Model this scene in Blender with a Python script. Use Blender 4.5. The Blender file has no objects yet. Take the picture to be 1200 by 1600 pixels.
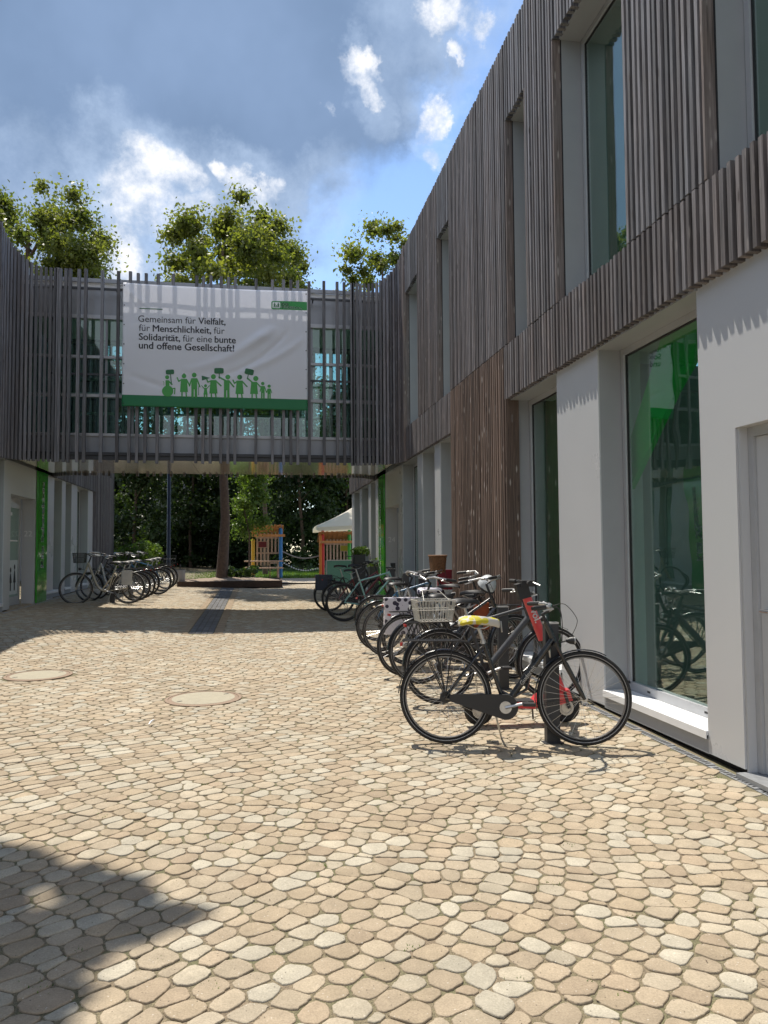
import bpy, math, random
import numpy as np
from mathutils import Vector, Matrix
PI = math.pi
random.seed(7); rng = np.random.default_rng(7)
sc = bpy.context.scene
COL = sc.collection

# ------------------------------------------------------------------ camera
CAM_YAW, CAM_PITCH, CAM_ROLL, CAM_H, CAM_F = 0.16617, 0.05034, -0.00677, 1.445, 1200.0
def cam_axes():
    f = Vector((math.sin(CAM_YAW)*math.cos(CAM_PITCH), math.cos(CAM_YAW)*math.cos(CAM_PITCH), math.sin(CAM_PITCH)))
    r = Vector((math.cos(CAM_YAW), -math.sin(CAM_YAW), 0)); u = r.cross(f)
    c, s = math.cos(CAM_ROLL), math.sin(CAM_ROLL)
    return c*r+s*u, -s*r+c*u, f
RR, UU, FF = cam_axes()
cd = bpy.data.cameras.new('camera'); cam = bpy.data.objects.new('camera', cd); COL.objects.link(cam)
cd.sensor_fit = 'VERTICAL'; cd.sensor_height = 36; cd.lens = 36*CAM_F/1600; cd.clip_end = 3000; cd.clip_start = 0.05
cam.matrix_world = Matrix(((RR.x, UU.x, -FF.x, 0), (RR.y, UU.y, -FF.y, 0), (RR.z, UU.z, -FF.z, CAM_H), (0, 0, 0, 1)))
sc.camera = cam

def ray(px, py): return FF + RR*((px-600)/CAM_F) + UU*((800-py)/CAM_F)
def at(px, py, Y):                       # point of the photograph at distance Y along the courtyard
    d = ray(px, py); t = Y/d.y; return Vector((t*d.x, Y, CAM_H+t*d.z))
def zg(x, y):                            # the paving rises gently away from the camera and to the left
    s = min(max((y-6)/10, 0), 1); s = s*s*(3-2*s)
    return 0.0125*min(max(y-5.5, -8), 26) + 0.035*min(max(-x, 0), 7)*s
def zg_np(x, y):
    s = np.clip((y-6)/10, 0, 1); s = s*s*(3-2*s)
    return 0.0125*np.clip(y-5.5, -8, 26) + 0.035*np.clip(-x, 0, 7)*s
def gp(px, py):
    d = ray(px, py); z = 0
    for _ in range(30):
        t = (z-CAM_H)/d.z; z = 0.5*z+0.5*zg(t*d.x, t*d.y)
    return Vector((t*d.x, t*d.y, z))

# ------------------------------------------------------------------ light, sky, exposure
SUN_TRAVEL = Vector((0.19, -0.43, -1.0)).normalized()
sl = bpy.data.lights.new('sun', 'SUN'); sl.energy = 3.0; sl.angle = math.radians(0.55); sl.color = (1.0, 0.93, 0.82)
so = bpy.data.objects.new('sun', sl); COL.objects.link(so); so.location = (-10, 30, 60)
so.rotation_euler = SUN_TRAVEL.to_track_quat('-Z', 'Y').to_euler()
SUN_EL = math.asin(-SUN_TRAVEL.z); TO_SUN = -SUN_TRAVEL
SUN_ROT = math.atan2(TO_SUN.x, TO_SUN.y)
sc.view_settings.view_transform = 'Standard'; sc.view_settings.look = 'None'
sc.view_settings.exposure = 1.12; sc.view_settings.gamma = 1.0

def build_world():
    w = bpy.data.worlds.new("World"); sc.world = w; w.use_nodes = True
    nt = w.node_tree; N = nt.nodes; L = nt.links; N.clear()
    out = N.new('ShaderNodeOutputWorld')
    sky = N.new('ShaderNodeTexSky'); sky.sky_type = 'NISHITA'; sky.sun_disc = False
    sky.sun_elevation = SUN_EL; sky.sun_rotation = SUN_ROT; sky.air_density = 1.0; sky.dust_density = 0.15; sky.ozone_density = 3.0
    bg = N.new('ShaderNodeBackground'); bg.inputs[1].default_value = 0.10; L.new(sky.outputs[0], bg.inputs[0])
    tc = N.new('ShaderNodeTexCoord')
    def noise(scale, detail, rough, vec=None):
        n = N.new('ShaderNodeTexNoise'); n.inputs['Scale'].default_value = scale; n.inputs['Detail'].default_value = detail
        n.inputs['Roughness'].default_value = rough; L.new(vec or tc.outputs['Generated'], n.inputs['Vector']); return n
    def m(op, a, b=None, c=None):
        n = N.new('ShaderNodeMath'); n.operation = op
        for i, v in enumerate((a, b, c)):
            if v is None: continue
            if isinstance(v, (int, float)): n.inputs[i].default_value = v
            else: L.new(v, n.inputs[i])
        return n.outputs[0]
    # warped direction for ragged cloud edges
    nz = noise(9.0, 7, 0.62); sub = N.new('ShaderNodeVectorMath'); sub.operation = 'SUBTRACT'; sub.inputs[1].default_value = (.5, .5, .5)
    L.new(nz.outputs['Color'], sub.inputs[0])
    def warped(amount):
        s2 = N.new('ShaderNodeVectorMath'); s2.operation = 'SCALE'; s2.inputs['Scale'].default_value = amount; L.new(sub.outputs[0], s2.inputs[0])
        ad = N.new('ShaderNodeVectorMath'); ad.operation = 'ADD'; L.new(tc.outputs['Generated'], ad.inputs[0]); L.new(s2.outputs[0], ad.inputs[1])
        nm = N.new('ShaderNodeVectorMath'); nm.operation = 'NORMALIZE'; L.new(ad.outputs[0], nm.inputs[0]); return nm.outputs[0]
    W1 = warped(0.26); W2 = warped(0.12)
    def blobs(lst, W):
        acc = None
        for (px, py, r, s) in lst:
            c = ray(px, py).normalized()
            dp = N.new('ShaderNodeVectorMath'); dp.operation = 'DOT_PRODUCT'; dp.inputs[1].default_value = c; L.new(W, dp.inputs[0])
            a = r/1200.0*0.9
            mr = N.new('ShaderNodeMapRange'); mr.interpolation_type = 'SMOOTHSTEP'
            mr.inputs['From Min'].default_value = math.cos(a*1.35); mr.inputs['From Max'].default_value = math.cos(a*0.25)
            mr.inputs['To Min'].default_value = 0; mr.inputs['To Max'].default_value = s
            L.new(dp.outputs['Value'], mr.inputs['Value'])
            acc = mr.outputs[0] if acc is None else m('MAXIMUM', acc, mr.outputs[0])
        return acc
    dark = blobs([(60, 60, 330, 1), (330, 60, 300, 1), (520, 20, 190, .95), (60, 300, 240, .85), (360, 220, 180, .9), (-300, 100, 500, 1), (200, -300, 500, 1)], W1)
    puff = blobs([(235, 262, 40, 1), (285, 270, 30, .8), (215, 318, 52, .85), (262, 345, 38, .8), (385, 296, 34, 1), (415, 290, 20, .9), (350, 270, 18, .8), (178, 400, 40, 1), (130, 430, 40, .9),
                  (555, 105, 26, 1), (585, 90, 20, 1), (565, 128, 18, .9), (530, 108, 16, .7), (690, 20, 30, 1), (735, 42, 24, 1), (703, 90, 14, .9), (688, 186, 27, 1), (715, 195, 16, .9), (680, 245, 20, .8), (310, 325, 26, .6),
                  (500, 165, 9, .7)], W2)
    mist = blobs([(230, 300, 120, .8), (390, 320, 90, .7), (160, 400, 120, .9), (60, 380, 120, .6), (700, 200, 60, .5), (690, 40, 90, .5), (570, 110, 50, .5), (480, 330, 90, .4)], W1)
    fine = noise(19, 9, 0.66); broad = noise(2.6, 5, 0.55)
    d = m('MULTIPLY', dark, m('MULTIPLY_ADD', broad.outputs['Fac'], 1.3, 0.33)); 
    dm = N.new('ShaderNodeMapRange'); dm.interpolation_type = 'SMOOTHSTEP'; dm.inputs['From Min'].default_value = .10; dm.inputs['From Max'].default_value = .85; L.new(d, dm.inputs['Value'])
    p = m('MULTIPLY', puff, m('MULTIPLY_ADD', fine.outputs['Fac'], 2.4, -0.25))
    pm = N.new('ShaderNodeMapRange'); pm.interpolation_type = 'SMOOTHSTEP'; pm.inputs['From Min'].default_value = .08; pm.inputs['From Max'].default_value = 1.25; L.new(p, pm.inputs['Value'])
    # bright cloud layer added unseen behind the viewer as fill light
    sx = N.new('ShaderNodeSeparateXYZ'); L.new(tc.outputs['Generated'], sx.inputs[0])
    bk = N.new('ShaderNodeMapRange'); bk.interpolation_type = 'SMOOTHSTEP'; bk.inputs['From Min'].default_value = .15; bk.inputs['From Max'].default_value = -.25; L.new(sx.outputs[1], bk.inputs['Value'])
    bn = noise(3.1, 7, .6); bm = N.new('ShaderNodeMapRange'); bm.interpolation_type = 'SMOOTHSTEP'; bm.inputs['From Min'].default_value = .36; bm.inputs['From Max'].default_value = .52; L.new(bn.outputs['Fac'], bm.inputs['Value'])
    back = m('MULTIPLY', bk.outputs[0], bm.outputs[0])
    # colours of the thick grey cloud and of its sunlit rims
    cr = N.new('ShaderNodeValToRGB'); L.new(broad.outputs['Fac'], cr.inputs[0])
    cr.color_ramp.elements[0].position = .32; cr.color_ramp.elements[0].color = (.072, .112, .180, 1)
    cr.color_ramp.elements[1].position = .66; cr.color_ramp.elements[1].color = (.130, .185, .285, 1)
    bd = N.new('ShaderNodeBackground'); L.new(cr.outputs[0], bd.inputs[0]); bd.inputs[1].default_value = 1
    pr = N.new('ShaderNodeValToRGB'); L.new(fine.outputs['Fac'], pr.inputs[0])
    pr.color_ramp.elements[0].position = .35; pr.color_ramp.elements[0].color = (.24, .30, .40, 1)
    pr.color_ramp.elements[1].position = .62; pr.color_ramp.elements[1].color = (.55, .55, .56, 1)
    bp = N.new('ShaderNodeBackground'); L.new(pr.outputs[0], bp.inputs[0]); bp.inputs[1].default_value = 0.95
    m1 = N.new('ShaderNodeMixShader'); L.new(m('MULTIPLY', dm.outputs[0], .97), m1.inputs[0]); L.new(bg.outputs[0], m1.inputs[1]); L.new(bd.outputs[0], m1.inputs[2])
    bmist = N.new('ShaderNodeBackground'); bmist.inputs[0].default_value = (.36, .44, .56, 1)
    m15 = N.new('ShaderNodeMixShader'); L.new(m('MULTIPLY', mist, m('MULTIPLY_ADD', fine.outputs['Fac'], 1.3, -.22)), m15.inputs[0]); L.new(m1.outputs[0], m15.inputs[1]); L.new(bmist.outputs[0], m15.inputs[2])
    m2 = N.new('ShaderNodeMixShader'); L.new(pm.outputs[0], m2.inputs[0]); L.new(m15.outputs[0], m2.inputs[1]); L.new(bp.outputs[0], m2.inputs[2])
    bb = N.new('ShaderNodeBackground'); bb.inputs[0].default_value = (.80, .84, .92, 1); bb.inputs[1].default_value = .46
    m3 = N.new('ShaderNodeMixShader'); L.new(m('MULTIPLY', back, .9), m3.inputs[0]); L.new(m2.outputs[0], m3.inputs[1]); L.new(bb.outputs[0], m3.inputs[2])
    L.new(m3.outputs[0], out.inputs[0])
build_world()

# ------------------------------------------------------------------ mesh helpers
def catmull(P, k=5):
    P = [Vector(p) for p in P]; Q = []
    for i in range(len(P)-1):
        p0, p1, p2, p3 = P[max(i-1, 0)], P[i], P[i+1], P[min(i+2, len(P)-1)]
        for j in range(k):
            t = j/k; Q.append(.5*((2*p1)+(p2-p0)*t+(2*p0-5*p1+4*p2-p3)*t*t+(-p0+3*p1-3*p2+p3)*t**3))
    return Q+[P[-1]]
class MB:
    def __init__(s): s.v = []; s.f = []; s.c = []; s.mi = []
    def add(s, vs, fs, col=(0.5, 0.5, 0.5), mi=0):
        b = len(s.v); s.v += [tuple(p) for p in vs]; s.c += [col]*len(vs)
        for f in fs: s.f.append([b+i for i in f]); s.mi.append(mi)
    def box(s, x0, x1, y0, y1, z0, z1, col=(.5, .5, .5), mi=0):
        if x0 > x1: x0, x1 = x1, x0
        if y0 > y1: y0, y1 = y1, y0
        if z0 > z1: z0, z1 = z1, z0
        s.add([(x0,y0,z0),(x1,y0,z0),(x1,y1,z0),(x0,y1,z0),(x0,y0,z1),(x1,y0,z1),(x1,y1,z1),(x0,y1,z1)],
              [(0,3,2,1),(4,5,6,7),(0,1,5,4),(1,2,6,5),(2,3,7,6),(3,0,4,7)], col, mi)
    def obox(s, c, size, rz=0, ry=0, rx=0, col=(.5,.5,.5), mi=0):
        M = Matrix.Rotation(rz, 3, 'Z') @ Matrix.Rotation(ry, 3, 'Y') @ Matrix.Rotation(rx, 3, 'X')
        vs = []
        for z in (-.5, .5):
            for (x, y) in ((-.5,-.5),(.5,-.5),(.5,.5),(-.5,.5)):
                vs.append(Vector(c)+M @ Vector((x*size[0], y*size[1], z*size[2])))
        s.add(vs, [(0,3,2,1),(4,5,6,7),(0,1,5,4),(1,2,6,5),(2,3,7,6),(3,0,4,7)], col, mi)
    def tube(s, pts, r, n=8, closed=False, flat=1.0, col=(.5,.5,.5), up=None):
        P = [Vector(p) for p in pts]; m = len(P)
        rs = r if isinstance(r, (list, tuple)) else [r]*m
        T = []
        for i in range(m):
            if closed: t = P[(i+1) % m]-P[i-1]
            else: t = P[min(i+1, m-1)]-P[max(i-1, 0)]
            T.append(t.normalized() if t.length > 1e-9 else Vector((0,0,1)))
        a = Vector(up) if up else (Vector((0, 1, 0)) if abs(T[0].y) < .9 else Vector((0, 0, 1)))
        u = (a-T[0]*a.dot(T[0])).normalized(); vs = []
        for i in range(m):
            u = (u-T[i]*u.dot(T[i])); u = u.normalized() if u.length > 1e-6 else T[i].orthogonal().normalized()
            w = T[i].cross(u)
            for k in range(n):
                a = 2*PI*k/n; vs.append(P[i]+u*math.cos(a)*rs[i]+w*math.sin(a)*rs[i]*flat)
        fs = []
        for i in range(m if closed else m-1):
            j = (i+1) % m
            for k in range(n):
                k2 = (k+1) % n; fs.append((i*n+k, i*n+k2, j*n+k2, j*n+k))
        if not closed:
            fs.append(tuple(range(n-1, -1, -1))); fs.append(tuple((m-1)*n+k for k in range(n)))
        s.add(vs, fs, col)
    def ring(s, c, R, r, nR=40, nr=8, rz=None):        # torus about the y axis
        c = Vector(c); vs = []; fs = []
        rz = rz or r
        for i in range(nR):
            a = 2*PI*i/nR; e = Vector((math.cos(a), 0, math.sin(a)))
            for k in range(nr):
                b = 2*PI*k/nr; vs.append(c+e*(R+r*math.cos(b))+Vector((0, rz*math.sin(b), 0)))
        for i in range(nR):
            j = (i+1) % nR
            for k in range(nr):
                k2 = (k+1) % nr; fs.append((i*nr+k, i*nr+k2, j*nr+k2, j*nr+k))
        s.add(vs, fs)
    def arc_band(s, c, R, a0, a1, w, t, n=20):         # mudguard: curved strip about y axis, angles in degrees
        vs = []; fs = []
        prof = [(-w/2, -t*2.2), (-w/2*.8, 0), (0, t), (w/2*.8, 0), (w/2, -t*2.2), (0, -t*.4)]
        k_ = len(prof)
        for i in range(n+1):
            a = math.radians(a0+(a1-a0)*i/n); e = Vector((math.cos(a), 0, math.sin(a)))
            for (y, dr) in prof: vs.append(Vector(c)+e*(R+dr)+Vector((0, y, 0)))
        for i in range(n):
            for k in range(k_):
                k2 = (k+1) % k_; fs.append((i*k_+k, i*k_+k2, (i+1)*k_+k2, (i+1)*k_+k))
        fs.append(tuple(range(k_))); fs.append(tuple(n*k_+k for k in range(k_-1, -1, -1)))
        s.add(vs, fs)
    def lathe(s, c, prof, n=20):                       # about z
        c = Vector(c); vs = []; fs = []
        for (r, z) in prof:
            for k in range(n):
                a = 2*PI*k/n; vs.append(c+Vector((r*math.cos(a), r*math.sin(a), z)))
        for i in range(len(prof)-1):
            for k in range(n):
                k2 = (k+1) % n; fs.append((i*n+k, i*n+k2, (i+1)*n+k2, (i+1)*n+k))
        fs.append(tuple(range(n-1, -1, -1))); fs.append(tuple((len(prof)-1)*n+k for k in range(n)))
        s.add(vs, fs)
    def cyl(s, p0, p1, r, n=12): s.tube([p0, p1], r, n)
    def mesh(s, name, mats, smooth=False):
        me = bpy.data.meshes.new(name); me.from_pydata(s.v, [], s.f)
        for m in (mats if isinstance(mats, (list, tuple)) else [mats]): me.materials.append(m)
        if any(s.mi): me.polygons.foreach_set('material_index', s.mi)
        ca = me.color_attributes.new('tint', 'FLOAT_COLOR', 'POINT')
        ca.data.foreach_set('color', np.hstack([np.array(s.c, dtype=float), np.ones((len(s.c), 1))]).ravel())
        if smooth:
            me.polygons.foreach_set('use_smooth', [True]*len(me.polygons))
            try: me.set_sharp_from_angle(angle=math.radians(42))
            except Exception: pass
        me.update(); return me
    def build(s, name, mats, parent=None, smooth=False, label=None):
        return link(name, s.mesh(name, mats, smooth), parent, label)
def link(name, me, parent=None, label=None):
    o = bpy.data.objects.new(name, me); COL.objects.link(o)
    if parent: o.parent = parent
    if label: o['label'] = label
    return o
def tag(o, label, cat, group=None):
    o['label'] = label; o['category'] = cat
    if group: o['group'] = group
    return o
def thing(name, label, cat, loc=(0,0,0), rz=0, group=None):
    o = bpy.data.objects.new(name, None); o.empty_display_size = .1; COL.objects.link(o)
    o.location = loc; o.rotation_euler = (0, 0, rz); return tag(o, label, cat, group)
def struct(o, kind='structure'): o['kind'] = kind; return o
def np_mesh(name, V, F, mats, tint=None, smooth=False):
    """V (n,3), F (m,k) with one k"""
    me = bpy.data.meshes.new(name); n = len(V); m, k = F.shape
    me.vertices.add(n); me.vertices.foreach_set('co', V.astype(np.float32).ravel())
    me.loops.add(m*k); me.loops.foreach_set('vertex_index', F.astype(np.int32).ravel())
    me.polygons.add(m); me.polygons.foreach_set('loop_start', np.arange(0, m*k, k, dtype=np.int32))
    me.update(calc_edges=True)
    for q in (mats if isinstance(mats, (list, tuple)) else [mats]): me.materials.append(q)
    if tint is not None:
        ca = me.color_attributes.new('tint', 'FLOAT_COLOR', 'POINT')
        ca.data.foreach_set('color', np.hstack([tint, np.ones((n, 1))]).astype(np.float32).ravel())
    if smooth: me.polygons.foreach_set('use_smooth', np.ones(m, dtype=bool))
    return me

# ------------------------------------------------------------------ materials
def mat(name, col=(.5,.5,.5), rough=.5, metal=0.0, noise=0.0, nscale=20, bump=0.0, bscale=60, coat=0, spec=.5, tintamt=0.0, trans=0.0):
    m = bpy.data.materials.new(name); m.use_nodes = True; nt = m.node_tree; N = nt.nodes; L = nt.links
    b = N['Principled BSDF']; b.inputs['Roughness'].default_value = rough; b.inputs['Metallic'].default_value = metal
    b.inputs['Base Color'].default_value = (*col, 1); b.inputs['Specular IOR Level'].default_value = spec
    b.inputs['Coat Weight'].default_value = coat; b.inputs['Coat Roughness'].default_value = .08
    if noise or bump:
        tc = N.new('ShaderNodeTexCoord')
    if noise or tintamt:
        last = None
        hsv = N.new('ShaderNodeMix'); hsv.data_type = 'RGBA'; hsv.blend_type = 'MULTIPLY'; hsv.inputs[0].default_value = 1
        hsv.inputs[6].default_value = (*col, 1)
        val = N.new('ShaderNodeMath'); val.operation = 'ADD'; val.inputs[0].default_value = 1; val.inputs[1].default_value = 0
        if noise:
            n = N.new('ShaderNodeTexNoise'); n.inputs['Scale'].default_value = nscale; n.inputs['Detail'].default_value = 6; n.inputs['Roughness'].default_value = .6
            L.new(tc.outputs['Object'], n.inputs['Vector'])
            mr = N.new('ShaderNodeMapRange'); mr.inputs['From Min'].default_value = .3; mr.inputs['From Max'].default_value = .7
            mr.inputs['To Min'].default_value = -noise; mr.inputs['To Max'].default_value = noise; L.new(n.outputs['Fac'], mr.inputs['Value'])
            L.new(mr.outputs[0], val.inputs[0]); v2 = N.new('ShaderNodeMath'); v2.operation = 'ADD'; v2.inputs[1].default_value = 1; L.new(val.outputs[0], v2.inputs[0]); outv = v2.outputs[0]
        else: outv = None
        if tintamt:
            at_ = N.new('ShaderNodeAttribute'); at_.attribute_name = 'tint'; sp = N.new('ShaderNodeSeparateColor'); L.new(at_.outputs['Color'], sp.inputs[0])
            mr2 = N.new('ShaderNodeMapRange'); mr2.inputs['To Min'].default_value = 1-tintamt; mr2.inputs['To Max'].default_value = 1+tintamt; L.new(sp.outputs[0], mr2.inputs['Value'])
            if outv is None: outv = mr2.outputs[0]
            else:
                mm = N.new('ShaderNodeMath'); mm.operation = 'MULTIPLY'; L.new(outv, mm.inputs[0]); L.new(mr2.outputs[0], mm.inputs[1]); outv = mm.outputs[0]
        cb = N.new('ShaderNodeCombineColor'); [L.new(outv, cb.inputs[i]) for i in range(3)]
        L.new(cb.outputs[0], hsv.inputs[7]); L.new(hsv.outputs[2], b.inputs['Base Color'])
        if noise:
            rr = N.new('ShaderNodeMath'); rr.operation = 'MULTIPLY_ADD'; L.new(n.outputs['Fac'], rr.inputs[0]); rr.inputs[1].default_value = .25; rr.inputs[2].default_value = max(rough-.12, .03); L.new(rr.outputs[0], b.inputs['Roughness'])
    if bump:
        n2 = N.new('ShaderNodeTexNoise'); n2.inputs['Scale'].default_value = bscale; n2.inputs['Detail'].default_value = 5; L.new(tc.outputs['Object'], n2.inputs['Vector'])
        bp = N.new('ShaderNodeBump'); bp.inputs['Strength'].default_value = bump; bp.inputs['Distance'].default_value = .01; L.new(n2.outputs['Fac'], bp.inputs['Height']); L.new(bp.outputs[0], b.inputs['Normal'])
    if trans:
        out = N['Material Output']; tr = N.new('ShaderNodeBsdfTranslucent'); tr.inputs[0].default_value = (*[min(1, c*1.1) for c in col], 1)
        mx = N.new('ShaderNodeMixShader'); mx.inputs[0].default_value = trans; L.new(b.outputs[0], mx.inputs[1]); L.new(tr.outputs[0], mx.inputs[2]); L.new(mx.outputs[0], out.inputs[0])
    return m

def wood_mat():
    m = bpy.data.materials.new('weathered larch'); m.use_nodes = True; nt = m.node_tree; N = nt.nodes; L = nt.links; b = N['Principled BSDF']
    b.inputs['Roughness'].default_value = .72; b.inputs['Specular IOR Level'].default_value = .35
    a = N.new('ShaderNodeAttribute'); a.attribute_name = 'tint'; sp = N.new('ShaderNodeSeparateColor'); L.new(a.outputs['Color'], sp.inputs[0])
    tc = N.new('ShaderNodeTexCoord')
    # offset the grain per batten
    ov = N.new('ShaderNodeCombineXYZ'); mu = N.new('ShaderNodeMath'); mu.operation = 'MULTIPLY'; mu.inputs[1].default_value = 57; L.new(sp.outputs[0], mu.inputs[0]); L.new(mu.outputs[0], ov.inputs[2])
    ad = N.new('ShaderNodeVectorMath'); ad.operation = 'ADD'; L.new(tc.outputs['Object'], ad.inputs[0]); L.new(ov.outputs[0], ad.inputs[1])
    mp = N.new('ShaderNodeMapping'); mp.inputs['Scale'].default_value = (60, 60, 2.2); L.new(ad.outputs[0], mp.inputs[0])
    n = N.new('ShaderNodeTexNoise'); n.inputs['Scale'].default_value = 1; n.inputs['Detail'].default_value = 7; n.inputs['Roughness'].default_value = .65; L.new(mp.outputs[0], n.inputs['Vector'])
    # grey/brown mix by tint.g plus slow noise
    n3 = N.new('ShaderNodeTexNoise'); n3.inputs['Scale'].default_value = 1.3; n3.inputs['Detail'].default_value = 4; L.new(ad.outputs[0], n3.inputs['Vector'])
    mm = N.new('ShaderNodeMath'); mm.operation = 'MULTIPLY_ADD'; L.new(n3.outputs['Fac'], mm.inputs[0]); mm.inputs[1].default_value = .9; mm.inputs[2].default_value = -.45
    m2 = N.new('ShaderNodeMath'); m2.operation = 'ADD'; m2.use_clamp = True; L.new(mm.outputs[0], m2.inputs[0]); L.new(sp.outputs[1], m2.inputs[1])
    mix = N.new('ShaderNodeMix'); mix.data_type = 'RGBA'; L.new(m2.outputs[0], mix.inputs[0]); mix.inputs[6].default_value = (.145, .145, .155, 1); mix.inputs[7].default_value = (.145, .103, .082, 1)
    mr = N.new('ShaderNodeMapRange'); mr.inputs['From Min'].default_value = .25; mr.inputs['From Max'].default_value = .75; mr.inputs['To Min'].default_value = .35; mr.inputs['To Max'].default_value = 1.7; L.new(n.outputs['Fac'], mr.inputs['Value'])
    tv = N.new('ShaderNodeMapRange'); tv.inputs['To Min'].default_value = .60; tv.inputs['To Max'].default_value = 1.42; L.new(sp.outputs[0], tv.inputs['Value'])
    pr = N.new('ShaderNodeMath'); pr.operation = 'MULTIPLY'; L.new(mr.outputs[0], pr.inputs[0]); L.new(tv.outputs[0], pr.inputs[1])
    vm = N.new('ShaderNodeVectorMath'); vm.operation = 'SCALE'; L.new(mix.outputs[2], vm.inputs[0]); L.new(pr.outputs[0], vm.inputs['Scale'])
    # pale silvery flecks and dark knots
    mp2 = N.new('ShaderNodeMapping'); mp2.inputs['Scale'].default_value = (20, 20, 4.5); L.new(ad.outputs[0], mp2.inputs[0])
    vo = N.new('ShaderNodeTexVoronoi'); vo.inputs['Scale'].default_value = 1; L.new(mp2.outputs[0], vo.inputs['Vector'])
    fl = N.new('ShaderNodeMapRange'); fl.inputs['From Min'].default_value = .26; fl.inputs['From Max'].default_value = .12; fl.inputs['To Min'].default_value = 0; fl.inputs['To Max'].default_value = .75; L.new(vo.outputs['Distance'], fl.inputs['Value'])
    sc2 = N.new('ShaderNodeSeparateColor'); L.new(vo.outputs['Color'], sc2.inputs[0])
    gt = N.new('ShaderNodeMath'); gt.operation = 'GREATER_THAN'; gt.inputs[1].default_value = .45; L.new(sc2.outputs[0], gt.inputs[0])
    fm = N.new('ShaderNodeMath'); fm.operation = 'MULTIPLY'; L.new(fl.outputs[0], fm.inputs[0]); L.new(gt.outputs[0], fm.inputs[1])
    fm2 = N.new('ShaderNodeMath'); fm2.operation = 'MULTIPLY'; L.new(fm.outputs[0], fm2.inputs[0]); L.new(sp.outputs[1], fm2.inputs[1])
    mixf = N.new('ShaderNodeMix'); mixf.data_type = 'RGBA'; L.new(fm2.outputs[0], mixf.inputs[0]); L.new(vm.outputs[0], mixf.inputs[6]); mixf.inputs[7].default_value = (.55, .5, .46, 1)
    kn = N.new('ShaderNodeMath'); kn.operation = 'LESS_THAN'; kn.inputs[1].default_value = .12; L.new(sc2.outputs[1], kn.inputs[0])
    kf = N.new('ShaderNodeMath'); kf.operation = 'MULTIPLY'; L.new(kn.outputs[0], kf.inputs[0]); L.new(fl.outputs[0], kf.inputs[1])
    mixk = N.new('ShaderNodeMix'); mixk.data_type = 'RGBA'; L.new(kf.outputs[0], mixk.inputs[0]); L.new(mixf.outputs[2], mixk.inputs[6]); mixk.inputs[7].default_value = (.05, .04, .035, 1)
    L.new(mixk.outputs[2], b.inputs['Base Color'])
    bp = N.new('ShaderNodeBump'); bp.inputs['Strength'].default_value = .5; bp.inputs['Distance'].default_value = .004; L.new(n.outputs['Fac'], bp.inputs['Height']); L.new(bp.outputs[0], b.inputs['Normal'])
    return m

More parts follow.
